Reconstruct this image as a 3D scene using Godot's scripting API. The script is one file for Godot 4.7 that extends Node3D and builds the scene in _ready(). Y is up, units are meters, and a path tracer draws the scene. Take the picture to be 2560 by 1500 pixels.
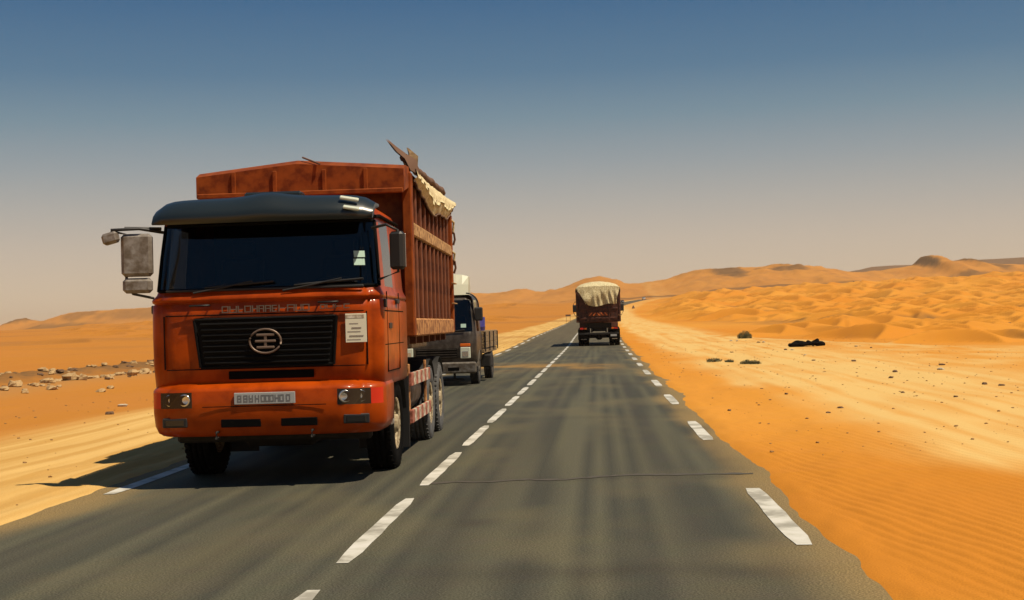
extends Node3D

var M := {}
var names := {}
var ry_tab := PackedFloat32Array()
var n_a := FastNoiseLite.new()
var n_b := FastNoiseLite.new()
var n_c := FastNoiseLite.new()
var dune_cells := {}
const CELL := 20.0


func _ready():
	# ---------- camera ----------
	var cam := Camera3D.new()
	cam.name = "camera"
	cam.position = Vector3(0, 1.65, 0)
	cam.rotation_degrees = Vector3(1.035, 3.77, -1.7)
	cam.fov = 26.045
	cam.near = 0.1
	cam.far = 9000.0
	add_child(cam)
	cam.current = true
	# ---------- sky, air and exposure ----------
	var we := WorldEnvironment.new()
	we.name = "world_environment"
	var env := Environment.new()
	env.background_mode = Environment.BG_SKY
	var sky := Sky.new()
	var pan := PanoramaSkyMaterial.new()
	pan.panorama = sky_picture()
	sky.sky_material = pan
	env.sky = sky
	env.tonemap_mode = Environment.TONE_MAPPER_LINEAR
	env.tonemap_exposure = 1.2
	env.fog_enabled = true
	env.fog_density = 0.00011
	env.fog_light_color = Color(0.80, 0.70, 0.60)
	env.sdfgi_enabled = true
	env.ssao_enabled = true
	env.ssil_enabled = true
	we.environment = env
	add_child(we)
	# ---------- sun: high, from the right ----------
	var sun := DirectionalLight3D.new()
	sun.name = "sun"
	sun.light_energy = 1.6
	sun.light_color = Color(1.0, 0.93, 0.82)
	sun.light_angular_distance = 0.5
	sun.shadow_enabled = true
	sun.basis = Basis.looking_at(Vector3(-0.42, -0.885, -0.19), Vector3(0, 0, -1))
	add_child(sun)

	noises()
	materials()
	heights()
	scatter_dunes()
	build_ground()
	build_road()
	orange_truck()
	covered_truck()
	grey_truck()
	far_things()
	roadside()


# =====================================================================
# helpers
# =====================================================================
func lin(r: float, g: float, b: float) -> Color:
	return Color(r, g, b).linear_to_srgb()


func sky_picture() -> ImageTexture:
	var stops := [[-90, 0.40, 0.25, 0.10], [-0.2, 0.40, 0.25, 0.10], [0.0, 0.575, 0.455, 0.32], [1.6, 0.54, 0.44, 0.325], [3.5, 0.455, 0.395, 0.325], [5.2, 0.355, 0.345, 0.32],
		[7.0, 0.25, 0.288, 0.308], [9.0, 0.150, 0.228, 0.283], [11.0, 0.082, 0.166, 0.255], [14.0, 0.042, 0.118, 0.226], [22.0, 0.032, 0.098, 0.205], [45.0, 0.028, 0.085, 0.19], [90.0, 0.025, 0.075, 0.175]]
	var im := Image.create(64, 2048, false, Image.FORMAT_RGBF)
	for y in 2048:
		var e := 90.0 - (y + 0.5) / 2048.0 * 180.0
		var c := Color(0.4, 0.25, 0.1)
		for k in stops.size() - 1:
			var a = stops[k]
			var b = stops[k + 1]
			if e >= a[0] and e <= b[0]:
				var t: float = (e - a[0]) / (b[0] - a[0])
				c = Color(lerpf(a[1], b[1], t), lerpf(a[2], b[2], t), lerpf(a[3], b[3], t))
		for x in 64:
			im.set_pixel(x, y, c)
	return ImageTexture.create_from_image(im)


func noises():
	n_a.seed = 11
	n_a.noise_type = FastNoiseLite.TYPE_SIMPLEX_SMOOTH
	n_a.frequency = 1.0
	n_a.fractal_octaves = 3
	n_b.seed = 23
	n_b.noise_type = FastNoiseLite.TYPE_SIMPLEX_SMOOTH
	n_b.frequency = 1.0
	n_b.fractal_type = FastNoiseLite.FRACTAL_NONE
	n_c.seed = 37
	n_c.noise_type = FastNoiseLite.TYPE_SIMPLEX
	n_c.frequency = 1.0
	n_c.fractal_type = FastNoiseLite.FRACTAL_RIDGED
	n_c.fractal_octaves = 4


func noise_tex(sd: int, freq: float, lo: Color, hi: Color, size := 512, oct := 5, mid = null, normal := false) -> NoiseTexture2D:
	var t := NoiseTexture2D.new()
	t.width = size
	t.height = size
	t.seamless = true
	t.generate_mipmaps = false
	var n := FastNoiseLite.new()
	n.seed = sd
	n.frequency = freq
	n.noise_type = FastNoiseLite.TYPE_SIMPLEX
	n.fractal_octaves = oct
	n.fractal_gain = 0.62
	t.noise = n
	if normal:
		t.as_normal_map = true
		t.bump_strength = 6.0
		return t
	var g := Gradient.new()
	g.set_color(0, lo)
	g.set_color(1, hi)
	g.set_offset(0, 0.22)
	g.set_offset(1, 0.78)
	if mid != null:
		g.add_point(0.5, mid)
	t.color_ramp = g
	return t


func mat(called: String, c: Color, rough: float, metal := 0.0, tex: Texture2D = null, scale := 1.0, world := false) -> StandardMaterial3D:
	var m := StandardMaterial3D.new()
	m.resource_name = called
	m.albedo_color = c
	m.roughness = rough
	m.metallic = metal
	if tex:
		m.albedo_texture = tex
		m.uv1_triplanar = true
		m.uv1_world_triplanar = world
		m.uv1_scale = Vector3.ONE * scale
	M[called] = m
	return m


func materials():
	var grime := noise_tex(3, 0.012, Color(0.66, 0.6, 0.52), Color(1, 1, 1), 512, 5)
	var paint_dust := noise_tex(4, 0.006, Color(0.80, 0.77, 0.72), Color(1, 1, 1), 512, 6, Color(0.94, 0.93, 0.91))
	var body_wear := noise_tex(6, 0.014, Color(0.74, 0.66, 0.60), Color(1, 0.99, 0.97), 512, 6, Color(0.92, 0.89, 0.86))
	var rusty := noise_tex(5, 0.018, Color(0.55, 0.44, 0.36), Color(1, 0.98, 0.94), 512, 6, Color(0.85, 0.8, 0.74))
	var cloth := noise_tex(8, 0.03, Color(0.72, 0.68, 0.6), Color(1, 1, 1), 512, 5)
	var tyre_dust := noise_tex(9, 0.02, Color(0.75, 0.72, 0.68), Color(1, 1, 1), 256, 4)
	var p = mat("orange_paint", lin(0.40, 0.056, 0.0016), 0.40, 0.0, paint_dust, 0.6)
	p.metallic_specular = 0.22
	p.clearcoat_enabled = true
	p.clearcoat = 0.18
	p.clearcoat_roughness = 0.12
	mat("orange_body", lin(0.25, 0.058, 0.007), 0.62, 0.0, body_wear, 0.45)
	M.orange_body.metallic_specular = 0.3
	mat("brown_panel", lin(0.16, 0.045, 0.012), 0.7, 0.0, body_wear, 0.5)
	mat("dusty_rail", lin(0.52, 0.27, 0.10), 0.8, 0.0, rusty, 0.6)
	mat("tan_band", lin(0.55, 0.36, 0.17), 0.8, 0.0, rusty, 0.7)
	mat("dark_red_body", lin(0.085, 0.021, 0.007), 0.65, 0.0, rusty, 0.5)
	mat("visor_plastic", lin(0.012, 0.018, 0.020), 0.3)
	mat("black_plastic", lin(0.012, 0.012, 0.012), 0.55)
	mat("seam_black", lin(0.004, 0.004, 0.004), 0.8)
	M.seam_black.metallic_specular = 0.15
	mat("grille_black", lin(0.005, 0.005, 0.005), 0.55)
	M.grille_black.metallic_specular = 0.22
	mat("chrome", lin(0.55, 0.55, 0.53), 0.25, 0.9)
	mat("grey_plastic", lin(0.24, 0.225, 0.21), 0.5, 0.0, grime, 0.8)
	mat("chassis", lin(0.010, 0.009, 0.008), 0.8, 0.0, grime, 1.0)
	mat("pale_metal", lin(0.42, 0.40, 0.34), 0.6, 0.0, rusty, 1.0)
	mat("dusty_hub", lin(0.46, 0.42, 0.30), 0.75, 0.0, rusty, 1.5)
	mat("rubber", lin(0.036, 0.036, 0.037), 0.85, 0.0, tyre_dust, 1.0)
	mat("dusty_rubber", lin(0.10, 0.105, 0.11), 0.9, 0.0, tyre_dust, 1.0)
	mat("black_rubber", lin(0.005, 0.005, 0.005), 0.85)
	M.black_rubber.metallic_specular = 0.15
	mat("interior", lin(0.016, 0.016, 0.018), 0.85)
	mat("seat_cloth", lin(0.03, 0.032, 0.04), 0.9)
	mat("paper", lin(0.72, 0.68, 0.52), 0.8)
	mat("paper_print", lin(0.30, 0.26, 0.22), 0.8)
	mat("white_paint", lin(0.68, 0.62, 0.52), 0.7, 0.0, grime, 1.2)
	mat("red_paint", lin(0.50, 0.17, 0.12), 0.7, 0.0, grime, 1.2)
	mat("chevron_orange", lin(0.62, 0.14, 0.02), 0.6)
	mat("red_lamp", lin(0.55, 0.02, 0.01), 0.15)
	mat("orange_lamp", lin(0.60, 0.12, 0.01), 0.2)
	mat("lamp_lens", lin(0.014, 0.015, 0.016), 0.12)
	mat("pale_lens", lin(0.55, 0.60, 0.50), 0.2)
	mat("sticker", lin(0.40, 0.58, 0.50), 0.7)
	mat("plate", lin(0.36, 0.37, 0.36), 0.6)
	mat("plate_print", lin(0.15, 0.15, 0.15), 0.6)
	mat("letter_silver", lin(0.17, 0.12, 0.09), 0.45, 0.4)
	mat("tarp_cream", lin(0.74, 0.67, 0.43), 0.85, 0.0, cloth, 0.8)
	mat("tarp_dirty", lin(0.30, 0.22, 0.13), 0.9, 0.0, cloth, 0.8)
	var tr = mat("tarp_rear", lin(0.72, 0.66, 0.42), 0.85, 0.0, cloth, 0.6)
	tr.backlight_enabled = true
	tr.backlight = Color(0.34, 0.30, 0.18)
	mat("torn_cloth", lin(0.12, 0.065, 0.04), 0.9)
	mat("grey_truck_paint", lin(0.06, 0.05, 0.04), 0.4, 0.1, grime, 0.6)
	mat("grey_bumper", lin(0.14, 0.128, 0.11), 0.6, 0.0, grime, 0.8)
	mat("deflector_cream", lin(0.44, 0.44, 0.33), 0.45)
	mat("weathered_board", lin(0.33, 0.25, 0.14), 0.85, 0.0, rusty, 1.2)
	mat("blue_drum", lin(0.035, 0.028, 0.16), 0.45)
	mat("car_white", lin(0.5, 0.5, 0.5), 0.3)
	mat("car_dark", lin(0.05, 0.05, 0.06), 0.3)
	mat("wood_pole", lin(0.10, 0.07, 0.045), 0.9)
	mat("sign_back", lin(0.13, 0.075, 0.05), 0.7)
	mat("dry_leaf", lin(0.045, 0.05, 0.014), 0.85)
	mat("dry_twig", lin(0.10, 0.065, 0.03), 0.9)
	var rock_tex := noise_tex(14, 0.03, Color(0.62, 0.56, 0.5), Color(1, 1, 1), 256, 5)
	mat("pale_rock", lin(0.60, 0.43, 0.21), 0.9, 0.0, rock_tex, 2.0)
	mat("white_stone", lin(0.66, 0.60, 0.46), 0.9, 0.0, rock_tex, 2.0)
	mat("brown_rock", lin(0.19, 0.115, 0.06), 0.92, 0.0, rock_tex, 2.0)
	mat("gravel", lin(0.40, 0.24, 0.095), 0.95, 0.0, rock_tex, 5.0)
	var g = mat("windscreen_glass", Color(0.003, 0.004, 0.005, 0.87), 0.06)
	g.transparency = BaseMaterial3D.TRANSPARENCY_ALPHA
	# ground, road
	var grain := noise_tex(31, 0.16, Color(0.86, 0.84, 0.80), Color(1, 1, 1), 1024, 4)
	var gm = mat("desert", Color.WHITE, 0.95, 0.0, grain, 0.31, true)
	gm.vertex_color_use_as_albedo = true
	gm.metallic_specular = 0.2
	var asph := noise_tex(41, 0.075, Color(0.72, 0.72, 0.69), Color(1, 1, 1), 1024, 5)
	var rm = mat("asphalt", Color.WHITE, 0.82, 0.0, asph, 0.5, true)
	rm.vertex_color_use_as_albedo = true
	rm.metallic_specular = 0.35
	rm.normal_enabled = true
	rm.normal_texture = noise_tex(43, 0.16, Color.BLACK, Color.WHITE, 512, 3, null, true)
	rm.normal_scale = 0.3
	var worn := noise_tex(45, 0.012, Color(0.74, 0.73, 0.70), Color(1, 1, 1), 512, 6, Color(0.94, 0.94, 0.92))
	mat("marking_paint", lin(0.54, 0.53, 0.48), 0.75, 0.0, worn, 0.22, true)
	mat("tar", lin(0.058, 0.050, 0.035), 0.75)
	var sm = mat("drift_sand", lin(0.50, 0.205, 0.03), 0.95, 0.0, grain, 0.31, true)
	sm.metallic_specular = 0.2


func numbered(called: String) -> String:
	if not names.has(called):
		names[called] = 0
		return called
	names[called] += 1
	return "%s_%03d" % [called, names[called]]


func tag(o: Node, label: String, category: String, group := "", kind := ""):
	o.set_meta("label", label)
	o.set_meta("category", category)
	if group:
		o.set_meta("group", group)
	if kind:
		o.set_meta("kind", kind)


func thing(called: String, label: String, category: String, at: Vector3, turn := 0.0, group := "") -> Node3D:
	var o := Node3D.new()
	o.name = numbered(called)
	add_child(o)
	o.position = at
	o.rotation.y = turn
	tag(o, label, category, group)
	return o


func pivot(called: String, parent: Node3D, at := Vector3.ZERO) -> Node3D:
	var o := Node3D.new()
	o.name = called
	parent.add_child(o, true)
	o.position = at
	return o


func st() -> SurfaceTool:
	var s := SurfaceTool.new()
	s.begin(Mesh.PRIMITIVE_TRIANGLES)
	return s


func put(s: SurfaceTool, called: String, m: Material, parent: Node3D, at := Vector3.ZERO) -> MeshInstance3D:
	s.generate_normals()
	var o := MeshInstance3D.new()
	o.mesh = s.commit()
	o.material_override = null
	o.mesh.surface_set_material(0, m)
	if parent == self:
		o.name = numbered(called)
		add_child(o)
	else:
		o.name = called
		parent.add_child(o, true)
	o.position = at
	return o


func tri(s: SurfaceTool, a: Vector3, b: Vector3, c: Vector3, out: Vector3):
	if (a - c).cross(a - b).dot(out) < 0.0:
		var t := b
		b = c
		c = t
	s.add_vertex(a)
	s.add_vertex(b)
	s.add_vertex(c)


func quad(s: SurfaceTool, a: Vector3, b: Vector3, c: Vector3, d: Vector3, out: Vector3):
	tri(s, a, b, c, out)
	tri(s, a, c, d, out)


# chamfered box
func bx(s: SurfaceTool, c: Vector3, size: Vector3, bev := 0.01, rot := Basis.IDENTITY):
	s.set_smooth_group(-1)
	var h := size * 0.5
	var b: float = minf(bev, minf(h.x, minf(h.y, h.z)) * 0.6)
	var v := func(sx, sy, sz, ax) -> Vector3:
		var p := Vector3(sx * (h.x - (0.0 if ax == 0 else b)), sy * (h.y - (0.0 if ax == 1 else b)), sz * (h.z - (0.0 if ax == 2 else b)))
		return c + rot * p
	for g in [-1.0, 1.0]:
		quad(s, v.call(g, -1, -1, 0), v.call(g, 1, -1, 0), v.call(g, 1, 1, 0), v.call(g, -1, 1, 0), rot * Vector3(g, 0, 0))
		quad(s, v.call(-1, g, -1, 1), v.call(1, g, -1, 1), v.call(1, g, 1, 1), v.call(-1, g, 1, 1), rot * Vector3(0, g, 0))
		quad(s, v.call(-1, -1, g, 2), v.call(1, -1, g, 2), v.call(1, 1, g, 2), v.call(-1, 1, g, 2), rot * Vector3(0, 0, g))
	if b <= 0.0005:
		return
	for g in [-1.0, 1.0]:
		for k in [-1.0, 1.0]:
			quad(s, v.call(g, k, -1, 0), v.call(g, k, 1, 0), v.call(g, k, 1, 1), v.call(g, k, -1, 1), rot * Vector3(g, k, 0))
			quad(s, v.call(g, -1, k, 0), v.call(g, 1, k, 0), v.call(g, 1, k, 2), v.call(g, -1, k, 2), rot * Vector3(g, 0, k))
			quad(s, v.call(-1, g, k, 1), v.call(1, g, k, 1), v.call(1, g, k, 2), v.call(-1, g, k, 2), rot * Vector3(0, g, k))
			for j in [-1.0, 1.0]:
				tri(s, v.call(g, k, j, 0), v.call(g, k, j, 1), v.call(g, k, j, 2), rot * Vector3(g, k, j))


func box(called: String, m: String, parent: Node3D, c: Vector3, size: Vector3, bev := 0.01, rot := Basis.IDENTITY) -> MeshInstance3D:
	var s := st()
	bx(s, c, size, bev, rot)
	return put(s, called, M[m], parent)


func tube(s: SurfaceTool, pts: Array, r: float, n := 8, closed := false):
	s.set_smooth_group(0)
	var rings := []
	var cnt := pts.size()
	for i in cnt:
		var a: Vector3 = pts[(i - 1 + cnt) % cnt] if closed or i > 0 else pts[i]
		var b: Vector3 = pts[(i + 1) % cnt] if closed or i < cnt - 1 else pts[i]
		var dir := (b - a).normalized()
		var side := dir.cross(Vector3.UP if absf(dir.y) < 0.9 else Vector3.RIGHT).normalized()
		var up := side.cross(dir)
		var ring := []
		for k in n:
			var t := TAU * k / n
			ring.append(pts[i] + (side * cos(t) + up * sin(t)) * r)
		rings.append(ring)
	for i in (cnt if closed else cnt - 1):
		var j := (i + 1) % cnt
		for k in n:
			var l := (k + 1) % n
			quad(s, rings[i][k], rings[i][l], rings[j][l], rings[j][k], (rings[i][k] + rings[i][l]) * 0.5 - pts[i])
	if not closed:
		s.set_smooth_group(-1)
		for k in n:
			tri(s, pts[0], rings[0][k], rings[0][(k + 1) % n], pts[0] - pts[1])
			tri(s, pts[-1], rings[-1][k], rings[-1][(k + 1) % n], pts[-1] - pts[-2])


# profile of (radius, x): turned round the local x axis
func lathe(s: SurfaceTool, prof: Array, n := 28, xf := Transform3D.IDENTITY, smooth := true):
	s.set_smooth_group(0 if smooth else -1)
	for i in prof.size() - 1:
		var p: Vector2 = prof[i]
		var q: Vector2 = prof[i + 1]
		var nr := Vector2(q.y - p.y, -(q.x - p.x))
		for k in n:
			var t0 := TAU * k / n
			var t1 := TAU * (k + 1) / n
			var d0 := Vector3(0, cos(t0), sin(t0))
			var d1 := Vector3(0, cos(t1), sin(t1))
			var dm := (d0 + d1).normalized()
			var out := dm * nr.x + Vector3(nr.y, 0, 0)
			var a := d0 * p.x + Vector3(p.y, 0, 0)
			var b := d1 * p.x + Vector3(p.y, 0, 0)
			var c := d1 * q.x + Vector3(q.y, 0, 0)
			var d := d0 * q.x + Vector3(q.y, 0, 0)
			out = xf.basis * out
			if p.x > 0.0001:
				tri(s, xf * a, xf * b, xf * c, out)
			if q.x > 0.0001:
				tri(s, xf * a, xf * c, xf * d, out)


# rings of equal length; chooser(i, j) names the surface each quad goes to ("" leaves it open)
func loft(rings: Array, closed: bool, chooser: Callable, cap_lo := "", cap_hi := "", smooth := true) -> Dictionary:
	var out := {}
	var n: int = rings[0].size()
	var mids := []
	for r in rings:
		var m := Vector3.ZERO
		for p in r:
			m += p
		mids.append(m / n)
	for i in rings.size() - 1:
		for j in (n if closed else n - 1):
			var who: String = chooser.call(i, j)
			if who == "":
				continue
			if not out.has(who):
				out[who] = st()
				out[who].set_smooth_group(0 if smooth else -1)
			var k := (j + 1) % n
			var a: Vector3 = rings[i][j]
			var b: Vector3 = rings[i][k]
			var c: Vector3 = rings[i + 1][k]
			var d: Vector3 = rings[i + 1][j]
			quad(out[who], a, b, c, d, (a + b + c + d) * 0.25 - (mids[i] + mids[i + 1]) * 0.5)
	for e in [[cap_lo, 0, 1], [cap_hi, rings.size() - 1, rings.size() - 2]]:
		if e[0] == "":
			continue
		if not out.has(e[0]):
			out[e[0]] = st()
		out[e[0]].set_smooth_group(-1)
		for j in n:
			tri(out[e[0]], mids[e[1]], rings[e[1]][j], rings[e[1]][(j + 1) % n], mids[e[1]] - mids[e[2]])
	return out


# plan outline of a cab or bumper, from the rear left round the front to the rear right (closed at the back)
func plan(y: float, hw: float, zf: float, r: float, segs: int, fronts: Array, sides: Array, bow := 0.04) -> Array:
	var p := []
	for i in sides.size():
		p.append(Vector3(-hw, y, sides[sides.size() - 1 - i]))
	for k in segs + 1:
		var t := PI * 0.5 * k / segs
		p.append(Vector3(-hw + r - r * cos(t), y, zf - r + r * sin(t) - bow))
	for f in fronts:
		var x: float = f * (hw - r)
		p.append(Vector3(x, y, zf - bow * (x / hw) * (x / hw)))
	for k in segs + 1:
		var t := PI * 0.5 * (1.0 - float(k) / segs)
		p.append(Vector3(hw - r + r * cos(t), y, zf - r + r * sin(t) - bow))
	for z in sides:
		p.append(Vector3(hw, y, z))
	return p


func wheel(parent: Node3D, at: Vector3, r: float, w: float, side: float, hub := "dusty_hub", tyre := "rubber"):
	var o := pivot("wheel", parent, at)
	var s := st()
	var h := w * 0.5
	lathe(s, [Vector2(r * 0.54, -h * 0.8), Vector2(r * 0.62, -h * 0.98), Vector2(r * 0.82, -h), Vector2(r * 0.94, -h * 0.93), Vector2(r * 0.985, -h * 0.78), Vector2(r, -h * 0.6),
		Vector2(r, -h * 0.46), Vector2(r * 0.97, -h * 0.44), Vector2(r * 0.97, -h * 0.38), Vector2(r, -h * 0.36), Vector2(r, -h * 0.05), Vector2(r * 0.97, -h * 0.03), Vector2(r * 0.97, h * 0.03), Vector2(r, h * 0.05),
		Vector2(r, h * 0.36), Vector2(r * 0.97, h * 0.38), Vector2(r * 0.97, h * 0.44), Vector2(r, h * 0.46), Vector2(r, h * 0.6), Vector2(r * 0.985, h * 0.78), Vector2(r * 0.94, h * 0.93), Vector2(r * 0.82, h), Vector2(r * 0.62, h * 0.98), Vector2(r * 0.54, h * 0.8)], 36)
	for k in 44:
		var t := TAU * k / 44
		for e in [-1.0, 1.0]:
			bx(s, Vector3(e * h * 0.72, cos(t) * (r - 0.004), sin(t) * (r - 0.004)), Vector3(h * 0.36, 0.02, r * 0.075), 0.004, Basis(Vector3.RIGHT, t))
	put(s, "tyre", M[tyre], o)
	s = st()
	var f := side * h
	lathe(s, [Vector2(r * 0.55, -f * 0.8), Vector2(r * 0.53, -f * 0.5), Vector2(r * 0.5, f * 0.3), Vector2(r * 0.53, f * 0.72), Vector2(r * 0.56, f * 0.86), Vector2(r * 0.55, f * 0.9), Vector2(r * 0.5, f * 0.78)] if side > 0 else
		[Vector2(r * 0.5, f * 0.78), Vector2(r * 0.55, f * 0.9), Vector2(r * 0.56, f * 0.86), Vector2(r * 0.53, f * 0.72), Vector2(r * 0.5, f * 0.3), Vector2(r * 0.53, -f * 0.5), Vector2(r * 0.55, -f * 0.8)], 32)
	var face := [Vector2(r * 0.5, f * 0.3), Vector2(r * 0.44, f * 0.42), Vector2(r * 0.3, f * 0.6), Vector2(r * 0.29, f * 0.62), Vector2(r * 0.2, f * 0.64), Vector2(r * 0.19, f * 0.95), Vector2(r * 0.14, f * 1.02), Vector2(0, f * 1.02)]
	if side < 0:
		face.reverse()
	lathe(s, face, 32)
	for k in 10:
		var t := TAU * k / 10
		bx(s, Vector3(f * 0.66, cos(t) * r * 0.25, sin(t) * r * 0.25), Vector3(h * 0.16, 0.03, 0.03), 0.006, Basis(Vector3.RIGHT, t))
	put(s, "rim", M[hub], o)


# =====================================================================
# terrain
# =====================================================================
func sstep(a: float, b: float, x: float) -> float:
	var t := clampf((x - a) / (b - a), 0.0, 1.0)
	return t * t * (3.0 - 2.0 * t)


func heights():
	var k := [[-400, 0.0], [0, 0.0], [40, 0.05], [75, 0.16], [105, 0.5], [170, 1.0], [248, 1.68], [350, 3.1], [450, 5.4], [600, 9.4], [740, 13.0], [800, 13.4], [900, 12.6], [1200, 12.0], [2000, 12.0], [9000, 12.0]]
	ry_tab.resize(2000)
	var j := 1
	for d in 2000:
		while j < k.size() - 3 and d > k[j + 1][0]:
			j += 1
		var x1: float = k[j][0]
		var x2: float = k[j + 1][0]
		var y1: float = k[j][1]
		var y2: float = k[j + 1][1]
		var m1: float = (y2 - k[j - 1][1]) / (x2 - k[j - 1][0])
		var m2: float = (k[j + 2][1] - y1) / (k[j + 2][0] - x1)
		var h := x2 - x1
		var t := (d - x1) / h
		var t2 := t * t
		var t3 := t2 * t
		ry_tab[d] = (2 * t3 - 3 * t2 + 1) * y1 + (t3 - 2 * t2 + t) * h * m1 + (-2 * t3 + 3 * t2) * y2 + (t3 - t2) * h * m2


func ry(d: float) -> float:
	if d <= 0.0:
		return 0.0
	if d >= 1998.0:
		return ry_tab[1998]
	var i := int(d)
	return lerpf(ry_tab[i], ry_tab[i + 1], d - i)


func cx(d: float) -> float:   # the road's centre line
	var t := maxf(0.0, minf(d, 900.0) - 260.0)
	return -1.81 + 0.000128 * t * t


var skyline := [[-1500, 8], [-900, 9], [-663, 12], [-656, 14.6], [-642, 18.1], [-635, 20.7], [-629, 24.8], [-619, 25.4], [-614, 22.9], [-606, 20.2], [-598, 21.7], [-588, 25], [-578, 28], [-558, 29], [-535, 30], [-512, 30.5], [-440, 33], [-366, 31], [-300, 30], [-220, 34], [-135, 35.6], [-122, 34.6],
	[-107, 33.3], [-93, 35.5], [-83, 37.9], [-74, 37.9], [-64, 34.6], [-50, 34.2], [-35, 37.9], [-23, 41.5], [-15, 44.8], [-6, 46.3], [3, 46.6], [13, 45.5], [22, 42.5], [29, 40], [41, 39.5], [58, 41], [72, 43], [88, 48.4], [100, 51.2], [111, 52.8], [129, 52.4], [137, 53.3], [160, 53.6], [176, 53.3],
	[181, 55.3], [197, 54.9], [202, 52.8], [211, 52.1], [224, 48.7], [236, 46.9], [254, 45], [271, 44.5], [296, 45.8], [317, 48.2], [333, 50], [339, 54.2], [344, 59.5], [351, 60.5], [355, 60], [361, 55.7], [370, 53], [379, 54.4], [385, 56.2], [391, 53.2], [405, 50.3], [429, 48.1], [450, 47], [700, 48], [1200, 40], [2500, 30]]
var far_line := [[-4000, 12], [380, 20], [470, 78], [484, 81.8], [510, 86], [524, 88.8], [563, 90.6], [635, 92.5], [716, 97.8], [781, 99.3], [835, 100.5], [1000, 106], [1500, 100], [4000, 60]]


func poly(line: Array, x: float) -> float:
	for i in line.size() - 1:
		if x < line[i + 1][0]:
			var t := clampf((x - line[i][0]) / (line[i + 1][0] - line[i][0]), 0.0, 1.0)
			return lerpf(line[i][1], line[i + 1][1], t)
	return line[-1][1]


func add_dune(x: float, d: float, w: float, h: float, ang: float):
	var o := {"x": x, "d": d, "w": w, "h": h, "c": cos(ang), "s": sin(ang), "l": w * 1.5}
	var reach := w * 1.7
	for i in range(int(floor((x - reach) / CELL)), int(floor((x + reach) / CELL)) + 1):
		for j in range(int(floor((d - reach) / CELL)), int(floor((d + reach) / CELL)) + 1):
			var key := i * 4096 + j
			if not dune_cells.has(key):
				dune_cells[key] = []
			dune_cells[key].append(o)


func field_start(x: float) -> float:
	return clampf(112.0 - 4.6 * (x - 4.0), 58.0, 112.0)


func scatter_dunes():
	var rng := RandomNumberGenerator.new()
	rng.seed = 77
	# the low dunes nearest the road, by the bush and behind the tyre
	add_dune(17.4, 64.5, 2.9, 0.72, -2.1)
	add_dune(21.5, 70.0, 2.4, 0.5, -2.5)
	add_dune(12.2, 90.0, 3.0, 0.8, -2.6)
	add_dune(15.5, 88.0, 2.6, 0.6, -2.3)
	add_dune(9.2, 87.0, 2.6, 0.6, -2.4)
	add_dune(18.5, 104.0, 3.4, 0.9, -2.4)
	add_dune(24.0, 84.0, 3.6, 0.8, -2.2)
	add_dune(29.0, 100.0, 4.0, 0.9, -2.5)
	for k in 2600:
		var d := 75.0 + 760.0 * pow(rng.randf(), 1.35)
		var x := d * rng.randf_range(0.03, 0.46) + rng.randf_range(0, 12)
		var w0 := clampf(1.5 + d * 0.019, 2.4, 12.0)
		if x < cx(d) + 13.0 + w0 or d < field_start(x) + 4.0:
			continue
		if n_a.get_noise_2d(x * 0.05 + 15.0, d * 0.03 + 3.0) > 0.06:
			continue
		var w := w0 * rng.randf_range(0.5, 1.35)
		add_dune(x, d, w, w * rng.randf_range(0.19, 0.31), -2.75 + rng.randf_range(-0.5, 0.5))
	for k in 160:
		var d := 150.0 + 700.0 * rng.randf()
		var x := -d * rng.randf_range(0.04, 0.4) - 12.0
		var w := clampf(3.0 + d * 0.02, 4.0, 16.0) * rng.randf_range(0.7, 1.4)
		add_dune(x, d, w, w * rng.randf_range(0.06, 0.1), -2.1 + rng.randf_range(-0.5, 0.5))


func dunes(x: float, d: float) -> float:
	var z := 0.0
	var key := int(floor(x / CELL)) * 4096 + int(floor(d / CELL))
	if not dune_cells.has(key):
		return 0.0
	for o in dune_cells[key]:
		var dx: float = x - o.x
		var dd: float = d - o.d
		var u: float = dx * o.c + dd * o.s        # along the wind, towards the slip face
		var v: float = (-dx * o.s + dd * o.c) / o.w
		if absf(v) >= 1.0:
			continue
		var l: float = o.l
		var body: float = o.h * pow(1.0 - v * v, 1.3) * pow(clampf((u + l) / l, 0.0, 1.3), 1.2)
		var slip: float = (v * v * o.w * 0.45 + o.h * 1.3 - u) * 0.62
		var q := minf(body, slip)
		if q > z:
			z = q
	return z


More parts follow.
